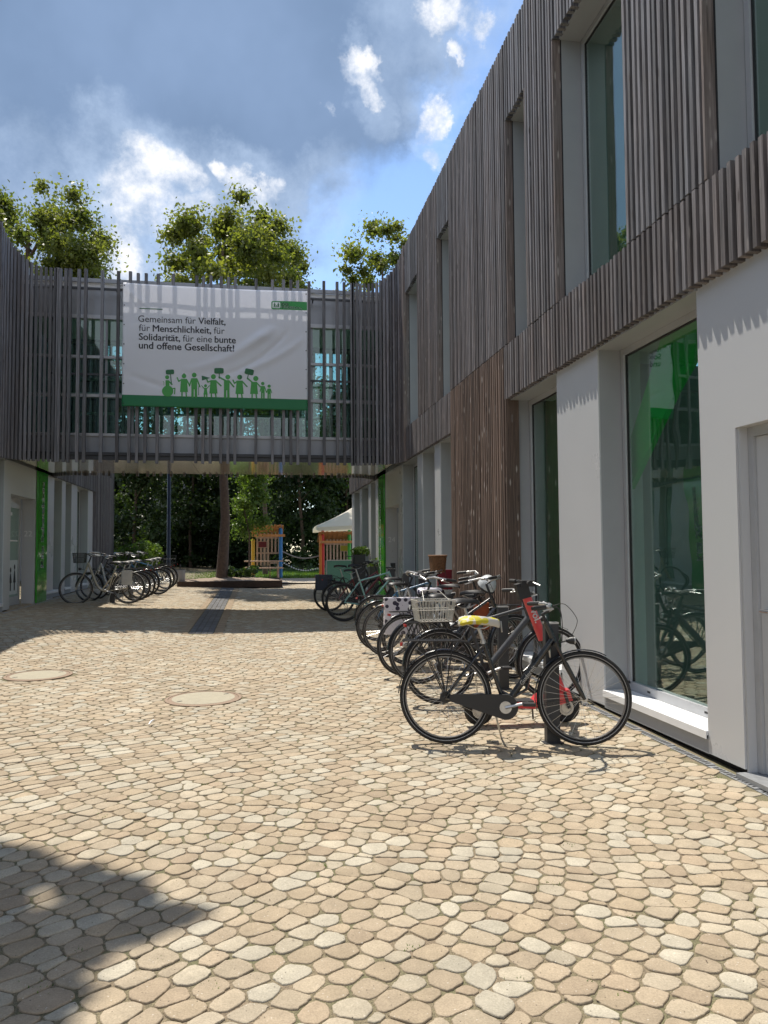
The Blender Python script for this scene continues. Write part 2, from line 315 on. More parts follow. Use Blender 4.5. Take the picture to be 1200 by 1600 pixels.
def stone_mat():
    m = bpy.data.materials.new('cast stone setts'); m.use_nodes = True; nt = m.node_tree; N = nt.nodes; L = nt.links; b = N['Principled BSDF']
    b.inputs['Roughness'].default_value = .88; b.inputs['Specular IOR Level'].default_value = .25
    a = N.new('ShaderNodeAttribute'); a.attribute_name = 'tint'; tc = N.new('ShaderNodeTexCoord')
    n = N.new('ShaderNodeTexNoise'); n.inputs['Scale'].default_value = 9; n.inputs['Detail'].default_value = 8; n.inputs['Roughness'].default_value = .7; L.new(tc.outputs['Object'], n.inputs['Vector'])
    n2 = N.new('ShaderNodeTexNoise'); n2.inputs['Scale'].default_value = 150; n2.inputs['Detail'].default_value = 4; n2.inputs['Roughness'].default_value = .7; L.new(tc.outputs['Object'], n2.inputs['Vector'])
    n4 = N.new('ShaderNodeTexNoise'); n4.inputs['Scale'].default_value = .7; n4.inputs['Detail'].default_value = 3; L.new(tc.outputs['Object'], n4.inputs['Vector'])
    def mr(src, lo, hi, f0=.3, f1=.7):
        q = N.new('ShaderNodeMapRange'); q.inputs['From Min'].default_value = f0; q.inputs['From Max'].default_value = f1; q.inputs['To Min'].default_value = lo; q.inputs['To Max'].default_value = hi; L.new(src, q.inputs['Value']); return q.outputs[0]
    def mul(x, y):
        q = N.new('ShaderNodeMath'); q.operation = 'MULTIPLY'; L.new(x, q.inputs[0]); L.new(y, q.inputs[1]); return q.outputs[0]
    f = mul(mul(mr(n.outputs['Fac'], .84, 1.14), mr(n2.outputs['Fac'], .80, 1.2)), mr(n4.outputs['Fac'], .94, 1.05))
    vm = N.new('ShaderNodeVectorMath'); vm.operation = 'SCALE'; L.new(a.outputs['Color'], vm.inputs[0]); L.new(f, vm.inputs['Scale'])
    # dark pits and pale aggregate
    vo = N.new('ShaderNodeTexVoronoi'); vo.inputs['Scale'].default_value = 75; L.new(tc.outputs['Object'], vo.inputs['Vector'])
    sc2 = N.new('ShaderNodeSeparateColor'); L.new(vo.outputs['Color'], sc2.inputs[0])
    sp = mr(vo.outputs['Distance'], 1, 0, .1, .25)
    g = N.new('ShaderNodeMath'); g.operation = 'LESS_THAN'; g.inputs[1].default_value = .06; L.new(sc2.outputs[0], g.inputs[0])
    k = mul(sp, g.outputs[0])
    mx = N.new('ShaderNodeMix'); mx.data_type = 'RGBA'; L.new(k, mx.inputs[0]); L.new(vm.outputs[0], mx.inputs[6]); mx.inputs[7].default_value = (.06, .05, .04, 1)
    g2 = N.new('ShaderNodeMath'); g2.operation = 'GREATER_THAN'; g2.inputs[1].default_value = .9; L.new(sc2.outputs[0], g2.inputs[0])
    k2 = mul(sp, g2.outputs[0]); k3 = N.new('ShaderNodeMath'); k3.operation = 'MULTIPLY'; k3.inputs[1].default_value = .6; L.new(k2, k3.inputs[0])
    mx2 = N.new('ShaderNodeMix'); mx2.data_type = 'RGBA'; L.new(k3.outputs[0], mx2.inputs[0]); L.new(mx.outputs[2], mx2.inputs[6]); mx2.inputs[7].default_value = (.66, .62, .55, 1)
    L.new(mx2.outputs[2], b.inputs['Base Color'])
    bp = N.new('ShaderNodeBump'); bp.inputs['Strength'].default_value = .7; bp.inputs['Distance'].default_value = .004; L.new(n2.outputs['Fac'], bp.inputs['Height']); L.new(bp.outputs[0], b.inputs['Normal'])
    return m

def soil_mat():
    m = bpy.data.materials.new('joint sand and moss'); m.use_nodes = True; nt = m.node_tree; N = nt.nodes; L = nt.links; b = N['Principled BSDF']; b.inputs['Roughness'].default_value = .95
    tc = N.new('ShaderNodeTexCoord'); n = N.new('ShaderNodeTexNoise'); n.inputs['Scale'].default_value = 3.2; n.inputs['Detail'].default_value = 8; n.inputs['Roughness'].default_value = .7; L.new(tc.outputs['Object'], n.inputs['Vector'])
    r = N.new('ShaderNodeValToRGB'); L.new(n.outputs['Fac'], r.inputs[0]); e = r.color_ramp.elements
    e[0].position = .40; e[0].color = (.20, .155, .105, 1); e[1].position = .62; e[1].color = (.13, .125, .065, 1)
    n2 = N.new('ShaderNodeTexNoise'); n2.inputs['Scale'].default_value = 180; n2.inputs['Detail'].default_value = 3; L.new(tc.outputs['Object'], n2.inputs['Vector'])
    mr = N.new('ShaderNodeMapRange'); mr.inputs['From Min'].default_value = .3; mr.inputs['From Max'].default_value = .7; mr.inputs['To Min'].default_value = .55; mr.inputs['To Max'].default_value = 1.5; L.new(n2.outputs['Fac'], mr.inputs['Value'])
    vm = N.new('ShaderNodeVectorMath'); vm.operation = 'SCALE'; L.new(r.outputs[0], vm.inputs[0]); L.new(mr.outputs[0], vm.inputs['Scale']); L.new(vm.outputs[0], b.inputs['Base Color'])
    bp = N.new('ShaderNodeBump'); bp.inputs['Strength'].default_value = .8; bp.inputs['Distance'].default_value = .006; L.new(n2.outputs['Fac'], bp.inputs['Height']); L.new(bp.outputs[0], b.inputs['Normal'])
    return m

def glass_mat(name, tint, refl=1.0, rough=0.0):
    m = bpy.data.materials.new(name); m.use_nodes = True; nt = m.node_tree; N = nt.nodes; L = nt.links; N.clear()
    out = N.new('ShaderNodeOutputMaterial'); tr = N.new('ShaderNodeBsdfTransparent'); tr.inputs[0].default_value = (*tint, 1)
    gl = N.new('ShaderNodeBsdfGlossy'); gl.inputs['Roughness'].default_value = rough; gl.inputs[0].default_value = (.92, .97, .95, 1)
    # Schlick reflectance, the same from both sides of the pane
    ge = N.new('ShaderNodeNewGeometry'); dt = N.new('ShaderNodeVectorMath'); dt.operation = 'DOT_PRODUCT'; L.new(ge.outputs['Normal'], dt.inputs[0]); L.new(ge.outputs['Incoming'], dt.inputs[1])
    ab = N.new('ShaderNodeMath'); ab.operation = 'ABSOLUTE'; L.new(dt.outputs['Value'], ab.inputs[0])
    om = N.new('ShaderNodeMath'); om.operation = 'SUBTRACT'; om.inputs[0].default_value = 1; L.new(ab.outputs[0], om.inputs[1])
    pw = N.new('ShaderNodeMath'); pw.operation = 'POWER'; pw.inputs[1].default_value = 4.2; L.new(om.outputs[0], pw.inputs[0])
    mu = N.new('ShaderNodeMath'); mu.operation = 'MULTIPLY_ADD'; mu.use_clamp = True; mu.inputs[1].default_value = .88*refl; mu.inputs[2].default_value = .10*refl; L.new(pw.outputs[0], mu.inputs[0])
    # slight waviness of the pane
    tc = N.new('ShaderNodeTexCoord'); n = N.new('ShaderNodeTexNoise'); n.inputs['Scale'].default_value = 1.2; L.new(tc.outputs['Object'], n.inputs['Vector'])
    bp = N.new('ShaderNodeBump'); bp.inputs['Strength'].default_value = .05; bp.inputs['Distance'].default_value = .05; L.new(n.outputs['Fac'], bp.inputs['Height']); L.new(bp.outputs[0], gl.inputs['Normal'])
    mx = N.new('ShaderNodeMixShader'); L.new(mu.outputs[0], mx.inputs[0]); L.new(tr.outputs[0], mx.inputs[1]); L.new(gl.outputs[0], mx.inputs[2]); L.new(mx.outputs[0], out.inputs[0])
    return m

def leaf_mat(name, dark, light, trans=.45):
    m = bpy.data.materials.new(name); m.use_nodes = True; nt = m.node_tree; N = nt.nodes; L = nt.links; N.clear()
    out = N.new('ShaderNodeOutputMaterial'); a = N.new('ShaderNodeAttribute'); a.attribute_name = 'tint'; sp = N.new('ShaderNodeSeparateColor'); L.new(a.outputs['Color'], sp.inputs[0])
    mx = N.new('ShaderNodeMix'); mx.data_type = 'RGBA'; mx.inputs[6].default_value = (*dark, 1); mx.inputs[7].default_value = (*light, 1); L.new(sp.outputs[0], mx.inputs[0])
    d = N.new('ShaderNodeBsdfPrincipled'); d.inputs['Roughness'].default_value = .5; L.new(mx.outputs[2], d.inputs['Base Color']); d.inputs['Specular IOR Level'].default_value = .4
    t = N.new('ShaderNodeBsdfTranslucent'); vm = N.new('ShaderNodeVectorMath'); vm.operation = 'MULTIPLY'; vm.inputs[1].default_value = (1.7, 1.75, .6); L.new(mx.outputs[2], vm.inputs[0]); L.new(vm.outputs[0], t.inputs[0])
    s = N.new('ShaderNodeMixShader'); s.inputs[0].default_value = trans; L.new(d.outputs[0], s.inputs[1]); L.new(t.outputs[0], s.inputs[2]); L.new(s.outputs[0], out.inputs[0])
    return m

M = {}
M['wood'] = wood_mat(); M['stone'] = stone_mat(); M['soil'] = soil_mat()
M['panel'] = mat('pale metal panel', (.52, .53, .545), .30, 0.0, .02, .7, spec=.6)
M['reveal'] = mat('grey metal reveal', (.32, .33, .345), .42, 0.0, .04, 3)
M['backing'] = mat('black facade membrane', (.018, .018, .02), .8)
M['steelgrey'] = mat('grey steel sheet', (.30, .31, .33), .38, .35, .08, 3)
M['rail'] = mat('light aluminium rail', (.48, .49, .51), .4, .3, .05, 8)
M['render'] = mat('interior plaster', (.50, .56, .54), .8, 0, .04, 2)
M['inteal'] = mat('interior grey green wall', (.17, .23, .21), .7, 0, .06, 2)
M['ingreen'] = mat('interior green paint', (.02, .55, .06), .5, 0, .04, 2)
M['infloor'] = mat('interior floor', (.16, .14, .11), .5, 0, .1, 3)
M['soffit'] = mat('glossy cream soffit panel', (.66, .59, .50), .12, .0, .0, 1.5, coat=1.0, spec=.8)
M['sill'] = mat('white metal sill', (.78, .79, .8), .35, 0, .03, 8)
M['glass'] = glass_mat('window glass', (.72, .88, .81), 1.4)
M['glassb'] = glass_mat('bridge glass', (.78, .89, .85), .8)
M['concrete'] = mat('concrete lid', (.35, .315, .235), .85, 0, .10, 12, .5, 90)
M['iron'] = mat('rusty cast iron', (.27, .195, .14), .8, .2, .15, 30, .4, 120)
M['anth'] = mat('anthracite powder coat', (.045, .047, .052), .45, .2, .1, 12)
M['channel'] = mat('galvanised drain channel', (.30, .31, .32), .5, .5, .15, 25)
M['dark'] = mat('near black', (.012, .012, .014), .6)
M['rubber'] = mat('tyre rubber', (.022, .021, .021), .75, 0, .2, 40)
M['black'] = mat('gloss black paint', (.012, .013, .016), .28, 0, .1, 30, coat=.5)
M['blackp'] = mat('black plastic', (.02, .02, .022), .5, 0, .15, 40)
M['chrome'] = mat('scuffed chrome', (.62, .62, .62), .22, .95, .12, 40)
M['alu'] = mat('brushed aluminium', (.50, .50, .50), .36, .85, .1, 40)
M['rimgrey'] = mat('grey anodised rim', (.20, .20, .205), .35, .7, .1, 40)
M['spoke'] = mat('stainless spoke', (.45, .45, .45), .3, .8)
M['reflect'] = mat('reflective tyre stripe', (.42, .42, .42), .4)
M['redlens'] = mat('red reflector', (.45, .02, .02), .2, coat=.6)
M['clearlens'] = mat('clear lamp lens', (.6, .62, .62), .12, coat=.6)

# ------------------------------------------------------------------ text
def text_mesh(body, bold=0.0):
    if bold:
        V0, F0 = text_mesh(body, 0.0); V = []; F = []
        for dx, dy in ((-bold*.9, 0), (bold*.9, 0), (0, bold*.6), (0, -bold*.6)):
            b = len(V); V += [Vector((v.x+dx, v.y+dy, 0)) for v in V0]; F += [[b+i for i in f] for f in F0]
        return V, F
    cu = bpy.data.curves.new('lettering', 'FONT'); cu.body = body; cu.size = 1; cu.offset = bold; cu.resolution_u = 4
    cu.space_character = 1.0
    o = bpy.data.objects.new('lettering', cu); COL.objects.link(o)
    dg = bpy.context.evaluated_depsgraph_get(); dg.update()
    me = bpy.data.meshes.new_from_object(o.evaluated_get(dg))
    V = [v.co.copy() for v in me.vertices]; F = [list(p.vertices) for p in me.polygons]
    bpy.data.objects.remove(o); bpy.data.meshes.remove(me); return V, F
def text_run(mb, parts, width, mapf, gap=.28):
    """parts [(string, bold)], laid in a run of the given width; mapf(u, v) -> point, u,v in run units scaled so run spans 0..width"""
    x = 0; allp = []
    for (s, b) in parts:
        V, F = text_mesh(s, b)
        xs = [v.x for v in V]; x0, x1 = min(xs), max(xs)
        allp.append((V, F, x-x0)); x += x1-x0+gap
    x -= gap; k = width/x
    for V, F, dx in allp: mb.add([mapf((v.x+dx)*k, v.y*k) for v in V], F)
    return k

# ------------------------------------------------------------------ ground
MANHOLES = [(gp(318, 1091), .365), (gp(60, 1055), .36)]
STRIP_X0, STRIP_X1, STRIP_Y0, STRIP_Y1 = -1.07, -.68, 12.9, 25.4
CH_X0 = 2.985
def build_ground():
    # one sheet to the horizon
    xs = np.concatenate([[-400, -150, -60, -30, -15], np.linspace(-9, 6, 61), [12, 25, 60, 150, 400]])
    ys = np.concatenate([[-400, -100, -30, -10, -4], np.linspace(-2, 34, 145), [40, 50, 70, 120, 400, 1500]])
    X, Y = np.meshgrid(xs, ys); Z = zg_np(X, Y)-.0062
    V = np.stack([X.ravel(), Y.ravel(), Z.ravel()], 1); nx, ny = len(xs), len(ys)
    i, j = np.meshgrid(np.arange(nx-1), np.arange(ny-1)); b = (j*nx+i).ravel()
    F = np.stack([b, b+1, b+nx+1, b+nx], 1)
    struct(link('ground', np_mesh('ground', V, F, M['soil'], smooth=True)))
    # setts: power diagram of a jittered staggered lattice, every stone a bevelled block
    ax, ay = .124, .087
    x0, x1, y0, y1 = -6.4, 3.7, .7, 27.6
    nx = int((x1-x0)/ax)+3; ny = int((y1-y0)/ay)+3
    I, J = np.meshgrid(np.arange(nx), np.arange(ny))
    PX = x0+(I+.5*(J % 2))*ax; PY = y0+J*ay
    # wandering courses
    wx = .22*np.sin(PY*.9+1.3)+.10*np.sin(PY*2.3+PX*.8); wy = .30*np.sin(PX*.62+.4)+.12*np.sin(PX*1.7+PY*.45)
    PX = PX+wx+rng.normal(0, .013, PX.shape); PY = PY+wy+rng.normal(0, .0085, PY.shape)
    Wt = rng.choice([0, .0012, -.0024, -.0042], PX.shape, p=[.5, .2, .2, .10])
    near = PY < 11
    offs = [(di, dj) for dj in range(-2, 3) for di in range(-2, 3) if (di, dj) != (0, 0)]
    Vs = []; Fs = []; Ts = []; base = 0
    pal = np.array([(.375, .303, .212), (.40, .334, .243), (.42, .368, .279), (.435, .395, .312), (.385, .313, .224), (.36, .286, .202), (.41, .350, .262)])
    pp = np.array([.2, .2, .17, .13, .15, .06, .09])
    for j in range(2, ny-2):
        for i in range(2, nx-2):
            cx, cy = PX[j, i], PY[j, i]
            if cx < -5.6 or cx > 3.25 or cy < .7: continue
            # cull what the lens never sees
            if cx < -(cy*.40+1.1) or cx > cy*.78+1.6: continue
            if any((cx-m.x)**2+(cy-m.y)**2 < (r+.012)**2 for m, r in MANHOLES): continue
            if STRIP_X0-.14 < cx < STRIP_X1+.14 and STRIP_Y0-.1 < cy: continue
            poly = [(cx-.2, cy-.2), (cx+.2, cy-.2), (cx+.2, cy+.2), (cx-.2, cy+.2)]
            w0 = Wt[j, i]; s = 1 if j % 2 else 0
            for di, dj in offs:
                qx, qy, w = PX[j+dj, i+di], PY[j+dj, i+di], Wt[j+dj, i+di]
                nxv, nyv = qx-cx, qy-cy
                d2 = nxv*nxv+nyv*nyv*1.0
                if d2 > .12: continue
                lim = .5*(d2+w0-w)
                new = []; m = len(poly); pv = poly[-1]; pd = (pv[0]-cx)*nxv+(pv[1]-cy)*nyv-lim
                for c in poly:
                    d = (c[0]-cx)*nxv+(c[1]-cy)*nyv-lim
                    if (d <= 0) != (pd <= 0):
                        t = pd/(pd-d); new.append((pv[0]+(c[0]-pv[0])*t, pv[1]+(c[1]-pv[1])*t))
                    if d <= 0: new.append(c)
                    pv, pd = c, d
                poly = new
                if len(poly) < 3: break
            if len(poly) < 3: continue
            P = np.array(poly); c0 = P.mean(0)
            area = .5*abs(np.dot(P[:, 0], np.roll(P[:, 1], -1))-np.dot(P[:, 1], np.roll(P[:, 0], -1)))
            if area < .0019: continue
            if c0[0] > CH_X0-.03: continue
            # cut the corners, then inset for the joint
            nxt = np.roll(P, -1, 0); e = nxt-P; el = np.linalg.norm(e, axis=1); keep = el > .012
            if keep.sum() < 3: continue
            P = P[keep]; nxt = np.roll(P, -1, 0)
            f = .21
            Q = np.stack([P*(1-f)+nxt*f, P*f+nxt*(1-f)], 1).reshape(-1, 2)
            if cy < 7:
                nx2 = np.roll(Q, -1, 0); Q = np.stack([Q*.86+nx2*.14, Q*.14+nx2*.86], 1).reshape(-1, 2)
            P = c0+(Q-c0)
            for m_, r_ in MANHOLES:
                dd = P-np.array([m_.x, m_.y]); ll = np.linalg.norm(dd, axis=1, keepdims=True)
                if ll.min() < r_+.004: P = np.where(ll < r_+.004, np.array([m_.x, m_.y])+dd/ll*(r_+.004), P)
            r = np.linalg.norm(P-c0, axis=1, keepdims=True); 
            if cy < 6: P = P+rng.normal(0, .0017, P.shape)
            def ins(d): return c0+(P-c0)*np.maximum(1-d/r, .2)
            n = len(P); tilt = rng.normal(0, .008, 2) if near[j, i] else np.zeros(2); h = rng.normal(0, .0012)
            rings = ((.0043, -.007), (.0050, -.0028), (.0068, -.0004), (.0100, .0002)) if near[j, i] else ((.0052, -.012), (.0066, -.002), (.010, 0.0))
            for d, z in rings:
                q = ins(d); zz = zg_np(q[:, 0], q[:, 1])+z+h+(q-c0)@tilt
                Vs.append(np.column_stack([q, zz]))
            R = len(rings); col = pal[rng.choice(7, p=pp)]*rng.uniform(.84, 1.03); 
            Ts.append(np.repeat(col[None], n*R, 0))
            k = np.arange(n); k2 = (k+1) % n
            for q in range(R-1):
                for a in range(n): Fs.append((base+q*n+a, base+q*n+k2[a], base+(q+1)*n+k2[a], base+(q+1)*n+a))
            Fs.append(tuple(base+(R-1)*n+a for a in range(n)))
            base += n*R
    me = bpy.data.meshes.new('paving'); V = np.concatenate(Vs); T = np.concatenate(Ts)
    me.vertices.add(len(V)); me.vertices.foreach_set('co', V.astype(np.float32).ravel())
    lens = np.array([len(f) for f in Fs]); flat = np.fromiter((x for f in Fs for x in f), dtype=np.int32, count=int(lens.sum()))
    me.loops.add(len(flat)); me.loops.foreach_set('vertex_index', flat)
    me.polygons.add(len(Fs)); me.polygons.foreach_set('loop_start', np.concatenate([[0], np.cumsum(lens)[:-1]]).astype(np.int32))
    me.update(calc_edges=True); me.materials.append(M['stone'])
    ca = me.color_attributes.new('tint', 'FLOAT_COLOR', 'POINT'); ca.data.foreach_set('color', np.hstack([T, np.ones((len(T), 1))]).astype(np.float32).ravel())
    struct(link('paving', me))
    print('stones verts', len(V))
    # strip of small dark setts with pale edging courses
    mb = MB()
    y = STRIP_Y0
    while y < STRIP_Y1:
        x = STRIP_X0
        while x < STRIP_X1-.05:
            z = zg(x, y); g = random.uniform(.8, 1.15)
            mb.obox((x+.05, y+.05, z-.01), (.088, .088, .026), col=(.17*g, .17*g, .175*g)); x += .098
        for xx in (STRIP_X0-.085, STRIP_X1+.085):
            for q in range(2):
                g = random.uniform(.85, 1.1); mb.obox((xx, y+.025+.05*q+.0, zg(xx, y)-.01), (.14, .044, .026), col=(.36*g, .28*g, .195*g))
        y += .1
    struct(mb.build('drain_strip', M['stone']))
    # manholes
    for (c, r), lab in zip(MANHOLES, ('round concrete manhole cover in the middle of the paving', 'round concrete manhole cover near the left edge of the paving')):
        t = thing('manhole_cover', lab, 'manhole cover', (c.x, c.y, c.z), 0, 'manhole covers in the paving'); t.rotation_euler = (.0125, 0, 0)
        mb = MB(); mb.lathe((0,0,0), [(r, -.02), (r, .0025), (r-.03, .004), (r-.032, -.01)], 48); mb.lathe((0,0,0), [(r-.033, -.02), (r-.033, .0015), (r-.055, .004), (r-.06, .004)], 48); mb.build('frame', M['iron'], t, True)
        mb = MB(); mb.lathe((0,0,0), [(r-.064, -.02), (r-.066, .005), (r-.08, .0062), (.001, .0062)], 48); mb.build('lid', M['concrete'], t, True)
        for a in (0.6, 0.6+PI): mb = MB(); mb.obox(((r-.11)*math.cos(a), (r-.11)*math.sin(a), .0068), (.05, .018, .002), rz=a); mb.build('lifting_slot', M['dark'], t)
build_ground()

# ------------------------------------------------------------------ facade system, shared by both houses
JZ, BZ, TZ = 3.93, 3.28, 7.69          # joint between tiers, underside of the upper cladding, top
def facade(root, X0, s, y0, y1, upper, lower, brown, pitch=.0795):
    """slat face at X0, depth grows with s. upper/lower: openings; lower: list (kind, ya, yb)"""
    X = lambda d: X0+s*d
    w = MB()
    def inside(y, ops): return any(a-.012 < y < b+.012 for a, b in ops)
    y = y0
    while y < y1:
        wd = random.choice((.038, .039, .041, .037, .043)); dep = random.choice((0, 0, .003, .006, -.002)); t = random.random()
        yy = y+random.uniform(-.0025, .0025)
        j1 = random.uniform(-.006, .006)
        def slat(za, zb, br):
            d0, d1 = X(dep), X(.086); g = random.random(); lean = random.uniform(-.003, .003)
            b = len(w.v)
            x0_, x1_ = min(d0, d1), max(d0, d1)
            w.box(x0_, x1_, yy-wd/2, yy+wd/2, za, zb, (g, br, 0))
        ztop = TZ+random.uniform(-.008, .008)
        if inside(y, upper): slat(6.69+random.uniform(-.004, .004), ztop, brown*.10)
        else: slat(JZ+.012, ztop, brown*(.12+.35*min(1, max(0, (y-6)/8))))
        lo = next((k for k, a, b in lower if a <= y < b), 'none')
        if lo == 'wood': slat(max(zg(X0, y), 0)+.05, JZ, brown*1.1)
        else: slat(BZ+random.uniform(-.005, .003), JZ+j1, brown*.33)
        y += pitch
    # returns of the cladding at the openings
    for a, b in upper:
        for yy, sg in ((a, 1), (b, -1)):
            w.box(X(.004), X(.10), yy-sg*.034, yy-sg*.009, JZ+.012, 6.69, (random.random(), brown*.6, 0))
    for k, a, b in lower:
        if k == 'wood':
            w.box(X(.004), X(.17), a-.028, a-.002, .1, BZ+.01, (random.random(), brown, 0)); w.box(X(.004), X(.17), b+.002, b+.028, .1, BZ+.01, (random.random(), brown, 0))
    w.build('slat_cladding', M['wood'], root)
    # black membrane behind the slats
    m = MB(); B0, B1 = X(.090), X(.10)
    m.box(B0, B1, y0-.05, y1+.02, 6.71, TZ-.05)
    m.box(B0, B1, y0-.05, y1+.02, BZ+.015, JZ-.01)
    ed = [y0-.05]+[v for ab in sorted(upper) for v in ab]+[y1+.02]
    for q in range(0, len(ed), 2): m.box(B0, B1, ed[q]-(.0 if q == 0 else -.0), ed[q+1], JZ-.01, 6.71)
    for k, a, b in lower:
        if k == 'wood': m.box(B0, B1, a, b, .06, BZ+.015)
    m.build('facade_membrane', M['backing'], root)
    GD = .34
    def opening(a, b, za, zb, kind):
        # reveal lining: jambs, head, sill
        r = MB()
        T = .02
        d0 = .1005
        r.box(X(d0), X(GD-.03), b, b+T, za, zb); r.box(X(d0), X(GD-.03), a-T, a, za, zb)
        r.box(X(d0-.03), X(GD-.03), a-T, b+T, zb, zb+T)
        r.build('reveal', M['reveal'], root)
        wd = MB(); fw = .055
        F0, F1 = X(GD-.028), X(GD+.03)
        wd.box(F0, F1, b-fw, b, za+fw, zb-fw); wd.box(F0, F1, a, a+fw, za+fw, zb-fw); wd.box(F0, F1, a, b, zb-fw, zb)
        wd.box(F0, F1, a, b, za, za+fw+.02)
        win = wd.build('window', M['rail'], root)
        g = MB(); g.box(X(GD-.002), X(GD+.004), a+fw-.01, b-fw+.01, za+fw, zb-fw+.01); g.build('pane', M['glass'], win)
        gk = MB(); e = .012
        K0, K1 = X(GD-.010), X(GD+.012)
        gk.box(K0, K1, b-fw-e, b-fw+.001, za+fw+.02, zb-fw); gk.box(K0, K1, a+fw-.001, a+fw+e, za+fw+.02, zb-fw); gk.box(K0, K1, a+fw+e, b-fw-e, zb-fw-e, zb-fw+.001)
        gk.build('gasket', M['dark'], win)
        si = MB(); zs = za
        if kind == 'low':
            si.box(X(.075), X(GD-.03), a-.0, b+.0, zs-.03, zs-.001); si.box(X(.068), X(.075), a, b, zs-.055, zs-.001)
            for q in (.22, .75): wd2 = MB(); wd2.box(X(GD-.0295), X(GD-.027), a+(b-a)*q, a+(b-a)*q+.05, za+.028, za+.045); wd2.build('drain_slot', M['dark'], win)
        else: si.box(X(.10), X(GD-.03), a, b, zs-.012, zs-.001)
        si.build('sill', M['sill'] if kind == 'low' else M['reveal'], win)
    def plinth(a, b, g0):
        p = MB(); p.box(X(.13), X(.2), a, b, -.3, g0+.034); p.build('plinth', M['backing'], root)
    for a, b in upper: opening(a, b, JZ-.02, 6.69, 'up')
    for k, a, b in lower:
        if k == 'glass':
            g0 = max(zg(X0, (a+b)/2), 0)
            opening(a, b, g0+.185, BZ-.012, 'low')
            lowpn = MB(); lowpn.box(X(.086), X(.1), a-.001, b+.001, g0+.028, g0+.128); lowpn.build('plinth_panel', M['reveal'], root)
            plinth(a, b, g0)
        elif k == 'panel':
            g0 = max(zg(X0, a), 0)
            pn = MB(); pn.box(X(.086), X(.1), a, b, g0+.035, BZ+.012); pn.build('wall_panel', M['panel'], root); plinth(a, b, g0)
            pc = MB(); pc.box(X(.101), X(GD+.03), a+.022, b-.022, g0+.035, BZ-.03); pc.build('wall_core', M['panel'], root)
        elif k == 'door':
            GK = GD; GD = .19
            pn = MB(); pn.box(X(.086), X(.1), a, b, 2.23, BZ+.012); pn.box(X(.1005), X(GD), a, b, 2.23, 2.26); pn.build('door_lintel', M['panel'], root)
            for yj in (a-.0, b-.02):
                pj = MB(); pj.box(X(.1005), X(GD-.031), yj, yj+.02, .0, 2.23); pj.build('door_jamb', M['panel'], root)
            dr = MB(); g0 = max(zg(X0, a), 0); dr.box(X(GD-.01), X(GD+.03), a+.075, b-.075, g0+.02, 2.16)
            d_ = dr.build('door', M['panel'], root)
            fr = MB(); fr.box(X(GD-.03), X(GD+.028), b-.073, b, g0+.02, 2.229); fr.box(X(GD-.03), X(GD+.028), a, a+.073, g0+.02, 2.229); fr.box(X(GD-.03), X(GD+.028), a+.074, b-.074, 2.164, 2.229); fr.build('door_frame', M['rail'], root)
            h = MB(); h.tube([(X(GD-.01), b-.14, 1.05), (X(GD-.06), b-.14, 1.05), (X(GD-.06), b-.26, 1.05)], .011, 8); h.build('handle', M['chrome'], d_)
            th = MB(); th.box(X(.02), X(GD), a, b, g0-.01, g0+.018); th.build('threshold', M['channel'], root); GD = GK

def house_body(root, X0, s, y0, y1):
    X = lambda d: X0+s*d
    b = MB(); D = 4.6
    b.box(X(.10), X(1.3), y0-.2, y1+.02, TZ-.25, TZ-.06); b.box(X(3.5), X(D), y0-.2, y1+.02, TZ-.25, TZ-.06)   # roof deck beside an open strip added to let daylight into the rooms
    for q in range(int(y0), int(y1)): b.box(X(1.3), X(3.5), q, q+.12, TZ-.25, TZ-.08)
    b.box(X(D), X(D+.3), y0-.2, y1+.02, -.3, .7); b.box(X(D), X(D+.3), y0-.2, y1+.02, 3.1, 4.4); b.box(X(D), X(D+.3), y0-.2, y1+.02, 7.0, TZ-.06)
    yy = y0-.2
    while yy < y1: b.box(X(D), X(D+.3), yy, yy+.5, .7, 3.1); b.box(X(D), X(D+.3), yy, yy+.5, 4.4, 7.0); yy += 3.2
    b.box(X(.10), X(D), y0-.3, y0-.2, -.3, TZ-.06)
    b.box(X(.12), X(D), y1-.03, y1+.06, .0, TZ-.06)
    b.build('outer_wall', M['steelgrey'], root)
    f = MB(); f.box(X(.40), X(1.3), y0-.19, y1-.03, 3.34, 3.84); f.box(X(3.3), X(D), y0-.19, y1-.03, 3.34, 3.84); f.build('storey_floor', M['render'], root)
    g = MB(); g.box(X(.40), X(D), y0-.19, y1-.03, .0, .13); g.build('ground_floor', M['infloor'], root)

RX, LX = 3.0, -4.75
right = thing('slatted_building', 'long two-storey building on the right clad in upright weathered timber battens above pale panels', 'building', (RX+4, 8, 0))
left = thing('slatted_building', 'shaded timber batten building along the left edge, with the door numbered 22', 'building', (LX-4, 8, 0))
for r_ in (right, left): r_.location = (0, 0, 0)
UP = [(3.10, 4.63), (5.78, 7.25), (8.12, 8.76), (11.58, 12.38), (13.95, 15.18), (-1.2, .6)]
LOW = [('panel', -3, 2.9), ('door', 3.3, 4.53), ('panel', 4.53, 4.93), ('glass', 4.93, 6.53), ('panel', 6.53, 7.50), ('glass', 7.50, 8.93), ('wood', 8.93, 11.55),
       ('glass', 11.58, 12.60), ('panel', 12.60, 13.02), ('glass', 13.02, 14.02), ('panel', 14.02, 14.46), ('glass', 14.46, 15.98), ('panel', 15.98, 16.40)]
LOW[0] = ('panel', -3, 3.3)
facade(right, RX, 1, -3, 15.22, UP, LOW, 1.0)
facade(left, LX, -1, -3, 15.22, UP, LOW, .12)
facade(right, RX, 1, 19.5, 24.7, [(20.6, 21.9)], [('glass', 19.80, 20.56), ('panel', 20.56, 20.98), ('glass', 20.98, 22.35), ('panel', 22.35, 22.8), ('glass', 22.8, 24.1), ('panel', 24.1, 24.66)], .9)
